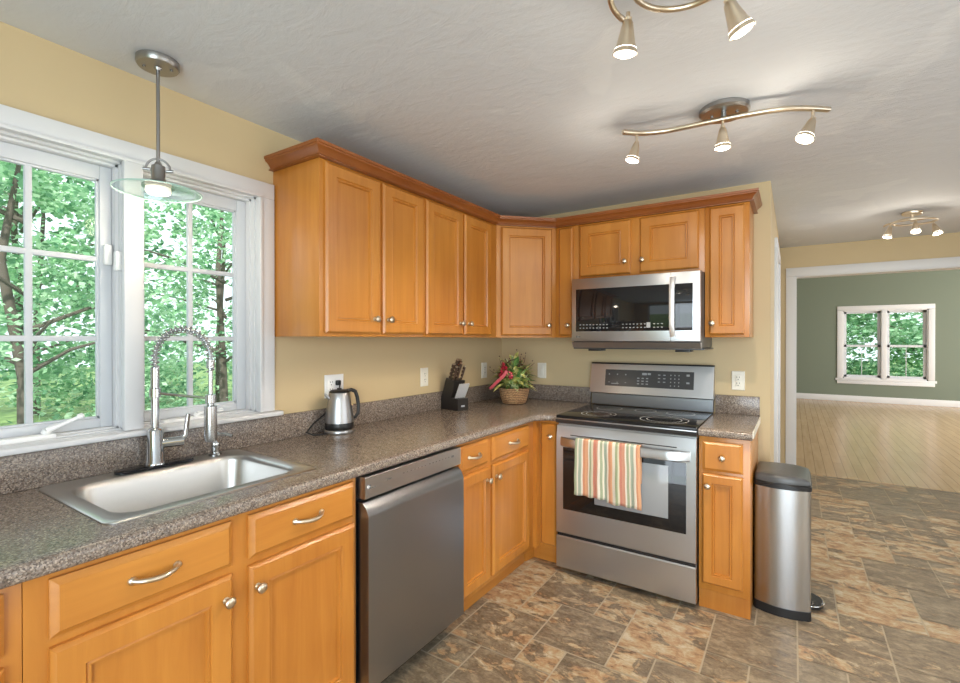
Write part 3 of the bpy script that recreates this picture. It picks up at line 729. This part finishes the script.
# ------------------------------------------------------------------ trash can
tc = thing('trash_can', 'slim brushed steel step trash can at the end of the cabinets', 'trash can', (1.885, -.27, 0))
def bowl(z, ins=0, x0=1.7625, x1=2.005, y0=-.472, y1=-.100, bow=.022):
    pts = []
    base = rrect(x0 + ins, x1 - ins, y0 + ins, y1 - ins, .022, z, 4)
    # denser straight sides, bowed outward
    out = []
    for i, p in enumerate(base):
        q_ = base[(i + 1) % len(base)]; out.append(p)
        dx, dy = q_[0] - p[0], q_[1] - p[1]; Ln = math.hypot(dx, dy)
        if i % 5 == 4:
            nx, ny = dy / Ln, -dx / Ln
            for k in range(1, 12):
                t = k / 12; h = bow * 4 * t * (1 - t) if abs(dx) > abs(dy) else .0
                out.append((p[0] + dx * t + nx * h, p[1] + dy * t + ny * h, z))
    return out
bm = B(); skin(bm, [bowl(.0015), bowl(.045)]); obj('base', bm, black, tc)
bm = B(); skin(bm, [bowl(.045, .002), bowl(.628, .002)]); obj('body', bm, steel_v, tc, smooth=40)
bm = B(); skin(bm, [bowl(.628, -.001), bowl(.648, -.002), bowl(.654, .004)]); obj('rim', bm, black, tc, smooth=40)
bm = B()
def lidring(ins, zf): 
    b_ = bowl(0, ins)
    return [(x, y, zf(x, y)) for x, y, _ in b_]
lz = lambda x, y, h: .6545 + h * (1 - .55 * max(0, (y + .47) / .37)) * (1 - .5 * max(0, (x - 1.93) / .07) ** 2)
L = [lidring(.004, lambda x, y: .6545), lidring(.003, lambda x, y: lz(x, y, .022)), lidring(.008, lambda x, y: lz(x, y, .034)), lidring(.020, lambda x, y: lz(x, y, .038)), lidring(.06, lambda x, y: lz(x, y, .040)), lidring(.10, lambda x, y: lz(x, y, .041))]
skin(bm, L); obj('lid', bm, lidm, tc, smooth=50)
bm = B()
L = [[(1.795 + .17 * k / 16, yy, .630 + (.026 * math.sin(math.pi * k / 16) if u_ else 0)) for u_, yy in ((0, -.482), (1, -.482), (1, -.4985 + .014 * ((k - 8) / 8) ** 2), (0, -.4985 + .014 * ((k - 8) / 8) ** 2))] for k in range(17)]
skin(bm, L); obj('side_grip', bm, black, tc, smooth=0)
bm = B(); L = []
for z, s_ in ((.008, 1), (.022, 1), (.028, .9)):
    L.append([(2.000 + (.062 * s_) * math.cos(R(a)), -.27 + .075 * s_ * math.sin(R(a)), z) for a in range(-90, 91, 12)])
skin(bm, L); obj('pedal', bm, black, tc, smooth=40)
bm = B(); tube(bm, [(2.000 + .0625 * math.cos(R(a)), -.27 + .0755 * math.sin(R(a)), .022) for a in range(-88, 89, 11)], .0035, 8); obj('pedal_edge', bm, chrome, tc)

# ------------------------------------------------------------------ outlets
def outlet(x, y, z, wall, label, gangs=1, m=cream, kinds=('outlet',), group=None):
    W = .070 + .046 * (gangs - 1)
    o = thing('wall_outlet', label, 'outlet', (x, y, z))
    F = (lambda u, w_, v: (x + w_, y + u, z + v)) if wall == 'L' else (lambda u, w_, v: (x + u, y - w_, z + v))
    bm = B(); rings(bm, F, -W / 2, W / 2, -.057, .057, [(0, 0), (0, .003), (.003, .006), (.005, .006)]); obj('cover_plate', bm, m, o)
    for g in range(gangs):
        c = (g - (gangs - 1) / 2) * .046
        bm = B(); rings(bm, F, c - .0165, c + .0165, -.034, .034, [(0, .004), (0, .008), (.001, .0085)]); f = obj('receptacle', bm, m, o)
        bm = B()
        if kinds[g % len(kinds)] == 'outlet':
            for s in (-1, 1):
                for a in ((-.008, -.0055, .003, .011), (.0055, .008, .003, .011), (-.002, .002, -.009, -.004)): rings(bm, F, c + a[0], c + a[1], s * .018 + a[2] - .004, s * .018 + a[3] - .004, [(0, .0075), (0, .009)])
        else: rings(bm, F, c - .005, c + .005, -.011, .011, [(0, .008), (0, .0105)])
        obj('slots', bm, slot if kinds[g % len(kinds)] == 'outlet' else m, f)
    return o
outlet(.001, -1.655, 1.130, 'L', 'white double-gang wall outlet and switch plate behind the kettle', 2, plastic_w)
outlet(.001, -.955, 1.128, 'L', 'ivory wall outlet between the kettle and the knife block')
outlet(.001, -.265, 1.133, 'L', 'ivory wall outlet behind the flower basket, close to the corner')
outlet(.350, -.001, 1.130, 'B', 'ivory rocker switch plate right of the flower basket, left of the stove', kinds=('switch',))
outlet(1.652, -.001, 1.115, 'B', 'ivory wall outlet above the short countertop right of the stove')

# ------------------------------------------------------------------ kettle
kx, ky = .100, -1.705
kt = thing('electric_kettle', 'brushed steel electric kettle with black handle beneath the wall cabinets', 'kettle', (kx, ky, .914))
bm = B(); lathe(bm, [(.068, .915), (.070, .920), (.070, .930), (.066, .934)], (kx, ky, 0), n=32); obj('power_base', bm, steel, kt, smooth=50)
bm = B(); lathe(bm, [(.065, .9345), (.068, .940), (.068, .962), (.066, .966)], (kx, ky, 0), n=32); obj('black_band', bm, black, kt, smooth=50)
bm = B(); lathe(bm, [(.067, .966), (.066, .985), (.060, 1.030), (.053, 1.075), (.048, 1.105), (.046, 1.108)], (kx, ky, 0), n=32); obj('body', bm, mat('kettle_steel', (.46, .46, .47), .33, 1), kt, smooth=50)
bm = B(); lathe(bm, [(.047, 1.108), (.046, 1.114), (.038, 1.120), (.012, 1.122), (.010, 1.128), (0, 1.130)], (kx, ky, 0), n=32); obj('lid', bm, black, kt, smooth=50)
hd = Vector((.35, .94, 0)).normalized(); up = Vector((0, 0, 1)); c = Vector((kx, ky, 0))
bm = B(); pts = [c + hd * a + up * b for a, b in ((.035, 1.113), (.060, 1.117), (.080, 1.108), (.090, 1.080), (.096, 1.040), (.094, 1.000), (.080, .982), (.064, .985))]
sm = []
for i in range(len(pts) - 1):
    for k in range(3): sm.append(pts[i].lerp(pts[i + 1], k / 3))
sm.append(pts[-1]); tube(bm, sm, .009, 10); obj('handle', bm, black, kt, smooth=60)
bm = B(); L = []
for a, b, r_ in ((.040, 1.070, .014), (.062, 1.094, .010), (.072, 1.104, .006)):
    L.append([c - hd * a + up * b + (Vector((-hd.y, hd.x, 0)) * math.cos(R(t)) + up * math.sin(R(t))) * r_ for t in range(0, 360, 30)])
skin(bm, L); obj('spout', bm, steel, kt, smooth=60)
bm = B(); tube(bm, [(.012, -1.640, 1.145), (.028, -1.638, 1.146), (.036, -1.650, 1.12), (.026, -1.70, 1.02), (.026, -1.80, .960), (.040, -1.845, .930), (.070, -1.830, .9185), (.085, -1.800, .9185), (.095, -1.776, .9185)], .0035, 8)
box(bm, .0101, .026, -1.655, -1.629, 1.133, 1.158, b=.004)
tag(obj('power_cord', bm, black, smooth=60), 'black kettle cord plugged into the wall outlet behind the kettle', 'power cord')

# ------------------------------------------------------------------ knife block
kb = thing('knife_block', 'black slanted wooden knife block on the counter near the corner', 'knife block', (.112, -.785, .914))
wb = mat('black_stained_wood', (.022, .018, .016), .4)
A = R(-12); ca, sa = math.cos(A), math.sin(A)
def KB(u, v, z): # u = lean direction, v = across
    return (.112 + ca * u - sa * v, -.785 + sa * u + ca * v, z)
bm = B()
prism(bm, [(-.080, .915), (.080, .915), (.080, .990), (.018, .992), (.052, 1.100), (-.030, 1.118), (-.080, .985)], -.045, .045, lambda p, t: KB(p[0], t, p[1]))
obj('block', bm, wb, kb, smooth=0)
bm = B(); skin(bm, [[KB(.0802 + e, a, b) for a, b in ((-.016, .938), (.014, .938), (.014, .948), (-.016, .948))] for e in (0, .0006)]); obj('logo', bm, mark, kb, smooth=0)
tilt = (Vector(KB(.05, 0, 0)) - Vector(KB(0, 0, 0))).normalized(); across = (Vector(KB(0, .05, 0)) - Vector(KB(0, 0, 0))).normalized()
kd = (Vector((0, 0, 1)) * .92 + tilt * .38).normalized()
knife_steel = mat('knife_handle_steel', (.85, .85, .86), .5, .7)
hm = mat('dark_brown_handle', (.07, .04, .025), .4)
for i, (u_, v_, ln, hw) in enumerate(((-.016, -.026, .095, .0105), (-.016, .0, .125, .0115), (-.014, .027, .120, .0105), (.016, -.026, .085, .0105), (.018, .002, .110, .0105), (.030, .028, .090, .0095))):
    p0 = Vector(KB(u_, v_, 1.118 - (u_ + .03) * .22 + .001))
    bm = B(); tube(bm, [p0, p0 + kd * ln * .5, p0 + kd * ln], hw, 8, taper=[hw * .8, hw * .95, hw])
    k = tag(obj('kitchen_knife', bm, hm, smooth=50), 'dark-handled kitchen knife standing in the upper slots of the black knife block', 'knife', 'knives in the black block')
    for s in (.22, .5, .78):
        bm = B(); lathe(bm, [(.0042, -hw * 1.06), (.0042, hw * 1.06)], p0 + kd * ln * s, across, 8); obj('rivet', bm, nickel, k)
    bm = B(); lathe(bm, [(hw * .95, 0), (hw * 1.02, .003), (hw * .7, .007)], p0 + kd * ln, kd, 8); obj('end_cap', bm, nickel, k)
for i in range(6):
    v_ = -.036 + i * .0145; p0 = Vector(KB(.050, v_, .9935)); kd2 = (Vector((0, 0, 1)) * .86 + tilt * .42).normalized()
    bm = B(); tube(bm, [p0 + kd2 * .001, p0 + kd2 * .045, p0 + kd2 * .100], .006, 8, taper=[.0058, .0064, .0070])
    tag(obj('steak_knife', bm, knife_steel, smooth=50), 'steel-handled steak knife in the lower front slots of the black knife block', 'knife', 'steak knives in the block')

# ------------------------------------------------------------------ flower basket
fb = thing('flower_basket', 'wicker basket of variegated leaves, red flowers and twigs in the corner', 'flower basket', (.262, -.290, .914))
def m_wicker():
    m = mat('wicker', (.4, .22, .1), .6); q = N(m)
    g = q.n('ShaderNodeNewGeometry'); w1 = q.n('ShaderNodeTexWave', bands_direction='Z'); w1.inputs['Scale'].default_value = 26; w1.inputs['Distortion'].default_value = 6; w1.inputs['Detail Scale'].default_value = 9; q.l(g.outputs['Position'], w1.inputs[0])
    q.l(q.ramp(w1.outputs['Fac'], [(.1, (.20, .08, .03)), (.5, (.56, .27, .11)), (.9, (.80, .52, .27))]), q.p.inputs['Base Color']); q.bump(w1.outputs['Fac'], .8, .006); return m
bxx, byy = .262, -.290
bm = B(); lathe(bm, [(.062, .915), (.070, .920), (.084, .965), (.090, .995), (.094, 1.000), (.094, 1.006), (.085, 1.006), (.075, .975), (0, .97)], (bxx, byy, 0), n=32); obj('basket', bm, m_wicker(), fb, smooth=50)
bm = B(); tube(bm, [(bxx + .09 * math.cos(R(a)), byy + .02 * math.cos(R(a)), 1.0 + .17 * math.sin(R(a))) for a in range(0, 181, 12)], .0035, 8); obj('handle', bm, mat('dark_twig_brown', (.12, .055, .03), .6), fb)
def leafcol(name, a, b):
    m = mat(name, a, .45); q = N(m); f = q.noise(q.pos(), 60, 3); q.l(q.ramp(f, [(.42, a), (.58, b)]), q.p.inputs['Base Color']); return m
lg = [leafcol('deep_green_leaf', (.05, .13, .03), (.16, .28, .07)), leafcol('variegated_leaf', (.14, .30, .06), (.74, .76, .42)), leafcol('yellow_green_leaf', (.46, .48, .10), (.74, .68, .26))]
def leaf(bm, p, d, L_, W_, mi=0, droop=.3):
    d = d.normalized(); s = d.cross(Vector((0, 0, 1))); s = s.normalized() if s.length > .01 else Vector((1, 0, 0)); n_ = s.cross(d); rows = []
    for k in range(5):
        t = k / 4; wd = W_ * math.sin(math.pi * min(.97, t * .9 + .08)) ; c_ = p + d * L_ * t - Vector((0, 0, 1)) * droop * L_ * t * t
        rows.append([bm.verts.new(c_ - s * wd * .5 + n_ * .15 * wd), bm.verts.new(c_), bm.verts.new(c_ + s * wd * .5 + n_ * .15 * wd)])
    for a, b in zip(rows, rows[1:]):
        for i in range(2): f = bm.faces.new((a[i], a[i + 1], b[i + 1], b[i])); f.material_index = mi
rl = random.Random(11); bm = B()
for k in range(330):
    a = rl.uniform(0, 2 * math.pi); el = rl.uniform(.0, 1.45); r0 = rl.uniform(0, .06)
    p = Vector((bxx + r0 * math.cos(a), byy + r0 * math.sin(a), 1.0 + rl.uniform(0, .15) * (1 - r0 / .1)))
    d = Vector((math.cos(a) * math.cos(el), math.sin(a) * math.cos(el), math.sin(el)))
    leaf(bm, p, d, rl.uniform(.06, .12), rl.uniform(.022, .042), rl.choice((0, 1, 1, 2, 2)), rl.uniform(.1, .5))
obj('foliage', bm, lg, fb, smooth=70)
tw = mat('dark_twig', (.10, .035, .03), .6)
for k, (a, el, ln) in enumerate(((200, 62, .20), (150, 55, .19), (95, 80, .22), (20, 70, .21), (330, 66, .21), (260, 75, .17), (235, 35, .20), (40, 52, .19))):
    d = Vector((math.cos(R(a)) * math.cos(R(el)), math.sin(R(a)) * math.cos(R(el)), math.sin(R(el))))
    bm = B(); p = Vector((bxx, byy, 1.02)); pts = [p + d * ln * t + Vector((math.sin(t * 7 + k) * .006, math.cos(t * 5 + k) * .006, -.02 * t * t)) for t in (0, .25, .5, .75, 1)]
    tube(bm, pts, .002, 6, taper=[.003, .0026, .0022, .0018, .001])
    for t in (.6, .8, .95): lathe(bm, [(0, -.005), (.004, 0), (0, .006)], p + d * ln * t, d, 6)
    obj('twig', bm, tw, fb, smooth=50)
red = mat('deep_red_petal', (.46, .03, .05), .5)
for (x, y, z) in ((.262, -.385, 1.115), (.295, -.385, 1.085), (.235, -.370, 1.135), (.240, -.400, 1.095)):
    bm = B()
    for k in range(8):
        a = R(45 * k); leaf(bm, Vector((x, y, z)), Vector((math.cos(a) * .8, -.45 + math.sin(a) * .2, math.sin(a))), .026, .018, 0, .1)
    obj('flower', bm, red, fb, smooth=60)
bm = B()
def ribbon(pts, w_):
    rows = []
    for p in pts:
        p = Vector(p); rows.append([bm.verts.new(p + Vector((-.5, -.4, .5)) * w_ * .5), bm.verts.new(p - Vector((-.5, -.4, .5)) * w_ * .5)])
    for a, b in zip(rows, rows[1:]): bm.faces.new((a[0], a[1], b[1], b[0]))
ribbon([(.285, -.412, 1.11), (.262, -.420, 1.08), (.228, -.425, 1.05), (.195, -.425, 1.02), (.172, -.420, 1.005)], .022)
ribbon([(.285, -.412, 1.11), (.308, -.415, 1.105), (.318, -.415, 1.085), (.295, -.412, 1.08), (.278, -.41, 1.10)], .02)
obj('ribbon', bm, mat('red_ribbon', (.60, .10, .12), .35), fb, smooth=60)

fb.scale = (1.18, 1.18, 1.20); fb.location = (.288, -.318, .914)

# ------------------------------------------------------------------ pendant lamp
px, py = .165, -2.515
pn = thing('pendant_lamp', 'brushed nickel pendant lamp with clear glass disc hanging before the window', 'lamp', (px, py, H))
bm = B(); lathe(bm, [(.062, H - .001), (.062, H - .018), (.058, H - .024), (.012, H - .026), (.009, H - .034)], (px, py, 0), n=36)
for s in (-1, 1): lathe(bm, [(.005, 0), (.005, .004), (0, .005)], (px + .022 * s, py + .032 * s, H - .0255), (0, 0, -1), 10)
obj('canopy', bm, nickel_d, pn, smooth=40)
bm = B(); tube(bm, [(px, py, H - .03), (px, py, 1.940)], .0055, 12); obj('rod', bm, nickel_d, pn)
bm = B(); tube(bm, [(px + .030 * .62 * math.cos(R(a)), py + .030 * .80 * math.cos(R(a)) * 1.2, 1.925 + .036 * math.sin(R(a))) for a in range(0, 181, 12)], .0035, 8)
for s in (-1, 1): tube(bm, [(px + .012 * s, py + .018 * s, 1.924), (px + .024 * s, py + .036 * s, 1.924)], .005, 10)
obj('yoke', bm, nickel_d, pn, smooth=60)
bm = B(); lathe(bm, [(.008, 1.950), (.010, 1.945), (.012, 1.940), (.020, 1.937), (.021, 1.893), (.026, 1.885), (.044, 1.874), (.047, 1.866), (.040, 1.866), (.0, 1.880)], (px, py, 0), n=32); obj('socket_cup', bm, nickel_d, pn, smooth=40)
bm = B(); L_ = [(.030, 1.8660), (.060, 1.8640), (.10, 1.8590), (.123, 1.852), (.126, 1.854), (.10, 1.863), (.060, 1.868), (.030, 1.8700)]
n = 48; loops = [[(px + r_ * math.cos(2 * math.pi * k / n), py + r_ * math.sin(2 * math.pi * k / n), z) for k in range(n)] for r_, z in L_]
skin(bm, loops + [loops[0]], True, False, False); shd = obj('lamp_shade', bm, shade_glass, pn, smooth=60)
bm = B(); tube(bm, [(px + .1255 * math.cos(R(a)), py + .1255 * math.sin(R(a)), 1.853) for a in range(0, 361, 8)], .0022, 8, cap=False); obj('shade_rim', bm, mat('pale_green_glass_edge', (.42, .62, .56), .1), shd, smooth=60)
bm = B(); lathe(bm, [(.036, 1.8655), (.037, 1.853), (.030, 1.845), (.0, 1.842)], (px, py, 0), n=28); obj('bulb', bm, mat('frosted_bulb', (.9, .86, .72), .4, Emission_Strength=.8, Emission_Color=(1, .9, .7, 1)), pn, smooth=50)
light('pendant_light', 'POINT', (px, py, 1.80), 3, (1, .86, .66), shadow_soft_size=.04)

# ------------------------------------------------------------------ ceiling fixtures
def head(parent, top, aim, s=1.0, stem=.03, watt=10, spot=True, ang=95):
    """spot head: stem, bell shaped cup and lit face"""
    top = Vector(top); aim = Vector(aim).normalized(); piv = top - Vector((0, 0, stem))
    bm = B(); tube(bm, [top, piv], .005 * s, 10); lathe(bm, [(0, -.009 * s), (.009 * s, -.004 * s), (.009 * s, .004 * s), (0, .009 * s)], piv, aim, 12)
    h = obj('spot_head', bm, nickel, parent, smooth=50)
    bm = B(); pr = [(.008, 0), (.013, .008), (.017, .028), (.022, .052), (.030, .078), (.0275, .078), (.020, .060), (0, .056)]
    lathe(bm, [(r_ * s, z * s) for r_, z in pr], piv, aim, 24); obj('cup', bm, nickel, h, smooth=40)
    bm = B(); lathe(bm, [(.0, .064 * s), (.0265 * s, .066 * s), (.0272 * s, .076 * s), (.018 * s, .082 * s), (0, .084 * s)], piv, aim, 24); obj('bulb', bm, bulb, h, smooth=60)
    if spot:
        p = piv + aim * .10 * s
        light('spot_lamp', 'SPOT', p, watt, (1, .87, .68), aim=aim, spot_size=R(ang), spot_blend=.6, shadow_soft_size=.02)
        light('lamp_spill', 'POINT', p, min(watt * .12, 2.0), (1, .90, .74), shadow_soft_size=.02)
ZB = 2.235
tr = thing('track_light', 'brushed nickel S-curved track light with three spots in front of the cabinets', 'ceiling light', (1.69, -1.15, H))
cxr, cyr = 1.695, -1.118
bm = B(); 
L = [[(cxr + a * math.cos(2 * math.pi * k / 40) * 1.0, cyr + a * math.sin(2 * math.pi * k / 40), z) for k in range(40)] for a, z in ((.092, H - .001), (.092, H - .016), (.084, H - .024), (.0, H - .022))][:3]
skin(bm, L); lathe(bm, [(.010, H - .02), (.010, ZB)], (cxr, cyr - .022, 0), n=14)
for s in (-1, 1): lathe(bm, [(.006, 0), (.006, .005), (0, .006)], (cxr + .045 * s, cyr, H - .024), (0, 0, -1), 10)
obj('canopy', bm, nickel_d, tr, smooth=40)
rail = [Vector(p) for p in ((1.327, -1.245, ZB), (1.39, -1.188, ZB), (1.477, -1.156, ZB), (1.56, -1.150, ZB), (1.65, -1.146, ZB), (1.752, -1.138, ZB), (1.884, -1.115, ZB), (1.965, -1.072, ZB), (2.039, -1.012, ZB))]
def smooth_path(p, m=5):
    out = []
    for i in range(len(p) - 1):
        a, b, c_, d_ = p[max(i - 1, 0)], p[i], p[i + 1], p[min(i + 2, len(p) - 1)]
        for k in range(m):
            t = k / m; out.append(.5 * ((2 * b) + (c_ - a) * t + (2 * a - 5 * b + 4 * c_ - d_) * t * t + (3 * b - 3 * c_ + d_ - a) * t ** 3))
    out.append(p[-1]); return out
bm = B(); rp = smooth_path(rail); loops = []
for i, p in enumerate(rp):
    t = (rp[min(i + 1, len(rp) - 1)] - rp[max(i - 1, 0)]).normalized(); s = Vector((-t.y, t.x, 0)); loops.append([p + s * a + Vector((0, 0, b)) for a, b in ((-.011, -.004), (-.011, .004), (-.007, .008), (.007, .008), (.011, .004), (.011, -.004), (.007, -.008), (-.007, -.008))])
skin(bm, loops); obj('rail', bm, nickel, tr, smooth=50)
head(tr, (1.372, -1.200, ZB - .006), (-.22, -.12, -1), 1.0, .034, 28, ang=125)
head(tr, (1.692, -1.143, ZB - .006), (0, .02, -1), 1.05, .026, 28, ang=125)
head(tr, (1.988, -1.056, ZB - .006), (-.34, -.30, -1), 1.1, .034, 22, ang=125)

def ring_fixture(loc, label, s, heads, rot, spotw):
    t = thing('ceiling_light', label, 'ceiling light', loc)
    x, y, _ = loc; zb = H - .072
    bm = B(); lathe(bm, [(.062 * s, H - .001), (.062 * s, H - .014), (.056 * s, H - .022), (.01, H - .024), (.009, zb)], (x, y, 0), n=32); obj('canopy', bm, nickel, t, smooth=40)
    bm = B(); pts = []
    for k in range(70):
        a = rot + k / 69 * math.pi * 2 * 1.45; r_ = (.165 - .075 * k / 69) * s; pts.append((x + r_ * math.cos(a), y + r_ * math.sin(a), zb - .012 + .024 * k / 69))
    pts.append((x, y, zb + .010)); tube(bm, pts, .0075 * s, 10); obj('spiral_arm', bm, nickel, t, smooth=60)
    for hx, hy, aim in heads: head(t, (x + hx, y + hy, zb - .010), aim, s * 1.05, .018, spotw)
    return t
ring_fixture((1.705, -2.060, H), 'brushed nickel spiral ceiling light cut off by the top edge of the picture', 1.0,
             ((-.135, .045, (-.12, .12, -.85)), (.088, .110, (.40, .30, -1)), (.05, -.15, (.1, -.3, -1))), R(158), 8)
ring_fixture((2.647, 1.361, H), 'small spiral ceiling light with three spots near the far room opening', .95,
             ((-.125, -.03, (-.25, -.15, -1)), (.0, -.12, (-.05, -.4, -.9)), (.12, .02, (.25, -.25, -1))), R(180), 12)

# ------------------------------------------------------------------ outdoors
lawn = mat('lawn', (.16, .26, .07), .9)
def m_ground():
    m = mat('grass_ground', (.13, .24, .06), .95); q = N(m); f = q.noise(q.pos(), 3, 6); q.l(q.ramp(f, [(.35, (.07, .15, .04)), (.65, (.25, .36, .12))]), q.p.inputs['Base Color']); return m
bm = B(); box(bm, -40, 40, -40, 50, -.9, -.6); struct('ground', bm, m_ground())
bm = B(); box(bm, -6.5, -.15, -9, 5.5, -.55, -.18); struct('ground_patio', bm, m_paint('pale_concrete_patio', (.62, .64, .66), 12, .3, .8))
def m_leaf(name, a, b, c_):
    m = bpy.data.materials.new(name); m.use_nodes = True; q = N(m); q.p.inputs['Roughness'].default_value = .5
    g = q.n('ShaderNodeNewGeometry'); f = q.noise(q.pos(), 1.3, 3)
    mm = q.n('ShaderNodeMath', operation='ADD'); q.l(g.outputs['Random Per Island'], mm.inputs[0]); q.l(f, mm.inputs[1]); m2 = q.n('ShaderNodeMath', operation='MULTIPLY'); m2.inputs[1].default_value = .5; q.l(mm.outputs[0], m2.inputs[0])
    c = q.ramp(m2.outputs[0], [(.2, a), (.5, b), (.8, c_)]); q.l(c, q.p.inputs['Base Color'])
    tl = q.n('ShaderNodeBsdfTranslucent'); q.l(c, tl.inputs[0]); mx = q.n('ShaderNodeMixShader'); mx.inputs[0].default_value = .4
    q.l(q.p.outputs[0], mx.inputs[1]); q.l(tl.outputs[0], mx.inputs[2]); q.l(mx.outputs[0], q.t.nodes['Material Output'].inputs[0]); return m
leafA = m_leaf('maple_leaves', (.10, .27, .15), (.34, .60, .34), (.70, .88, .64))
leafB = m_leaf('dark_leaves', (.07, .20, .11), (.20, .40, .22), (.45, .64, .42))
bark = m_paint('grey_bark', (.12, .10, .08), 30, .6, .9)
def tree(x, y, h, cr, n, lm, label, seed, leaf_s=.12, z0=-.6, low=.6):
    r = random.Random(seed)
    t = thing('tree', label, 'tree', (x, y, z0), 'trees outside the windows')
    bm = B(); tube(bm, [(x, y, z0), (x + r.uniform(-.1, .1), y, z0 + h * .3), (x + r.uniform(-.2, .2), y + r.uniform(-.2, .2), z0 + h * .6), (x, y, z0 + h * .9)], .1, 8, taper=[.08, .065, .045, .015])
    for k in range(7):
        a = r.uniform(0, 6.28); zz = z0 + h * r.uniform(.25, .7); tube(bm, [(x, y, zz), (x + math.cos(a) * cr * .4, y + math.sin(a) * cr * .4, zz + .3), (x + math.cos(a) * cr * .8, y + math.sin(a) * cr * .8, zz + .45)], .03, 6, taper=[.03, .02, .008])
    obj('trunk', bm, bark, t, smooth=60)
    blobs = []
    for k in range(60):
        a = r.uniform(0, 6.28); zz = r.uniform(0, 1); rr = cr * math.sqrt(r.uniform(0.05, 1)) * math.sin(math.pi * (.28 + .66 * zz)) ** .6
        blobs.append((x + rr * math.cos(a), y + rr * math.sin(a), z0 + low + zz * (h - low), r.uniform(.5, .9) * cr * .36))
    V = []; Fc = []
    for k in range(n):
        bx_, by_, bz_, br_ = r.choice(blobs); u = r.uniform(-1, 1); a = r.uniform(0, 6.28); q_ = math.sqrt(1 - u * u); rad = br_ * r.uniform(.55, 1.08)
        c_ = Vector((bx_ + rad * q_ * math.cos(a), by_ + rad * q_ * math.sin(a), bz_ + rad * .7 * u))
        d = Vector((r.gauss(0, 1), r.gauss(0, 1), r.gauss(-.2, .6))).normalized(); s = d.cross(Vector((r.gauss(0, .5), r.gauss(0, .5), 1))).normalized(); L_ = leaf_s * r.uniform(.6, 1.3)
        i = len(V); V += [c_ - d * L_ * .5, c_ + s * L_ * .38, c_ + d * L_ * .5, c_ - s * L_ * .38]; Fc.append((i, i + 1, i + 2, i + 3))
    me = bpy.data.meshes.new('foliage'); me.from_pydata([v - Vector((x, y, z0)) for v in V], [], Fc); me.materials.append(lm)
    o = bpy.data.objects.new('foliage', me); COL.objects.link(o); o.parent = t
TL = [(-5.6, -1.5, 4.8, 1.5, 9500, leafA, 'leafy maple tree nearest the house, in the left kitchen window', .085, .3),
      (-6.4, 1.3, 5.4, 1.9, 11500, leafA, 'bright green tree seen through the right kitchen window', .085, .2),
      (-9.6, -.6, 6.6, 2.2, 7500, leafA, 'leafy tree directly behind the maple nearest the house', .13, .3),
      (-10.2, 3.2, 7.0, 2.4, 7500, leafA, 'tall leafy tree right behind the bright green one', .13, .3),
      (-14.5, .8, 8.6, 3.6, 6500, leafB, 'tallest dark tree at the very back of the garden', .20, .2),
      (1.8, 15.2, 5.2, 2.6, 12000, leafA, 'leafy tree outside the left sash of the far room window', .15, .0),
      (5.4, 15.6, 5.4, 2.7, 12000, leafA, 'leafy tree outside the right sash of the far room window', .15, .0),
      (3.6, 20.5, 8.5, 3.6, 8000, leafA, 'pale tree standing behind the two trees outside the far window', .22, .0),
      (9.4, 19.4, 8.0, 3.0, 5000, leafB, 'dark tree farthest right beyond the far room window', .22, .0)]
for i, (x, y, h, cr, n, lm, lb, ls, low) in enumerate(TL): tree(x, y, h, cr, n, lm, lb, 30 + i, ls, low=low)
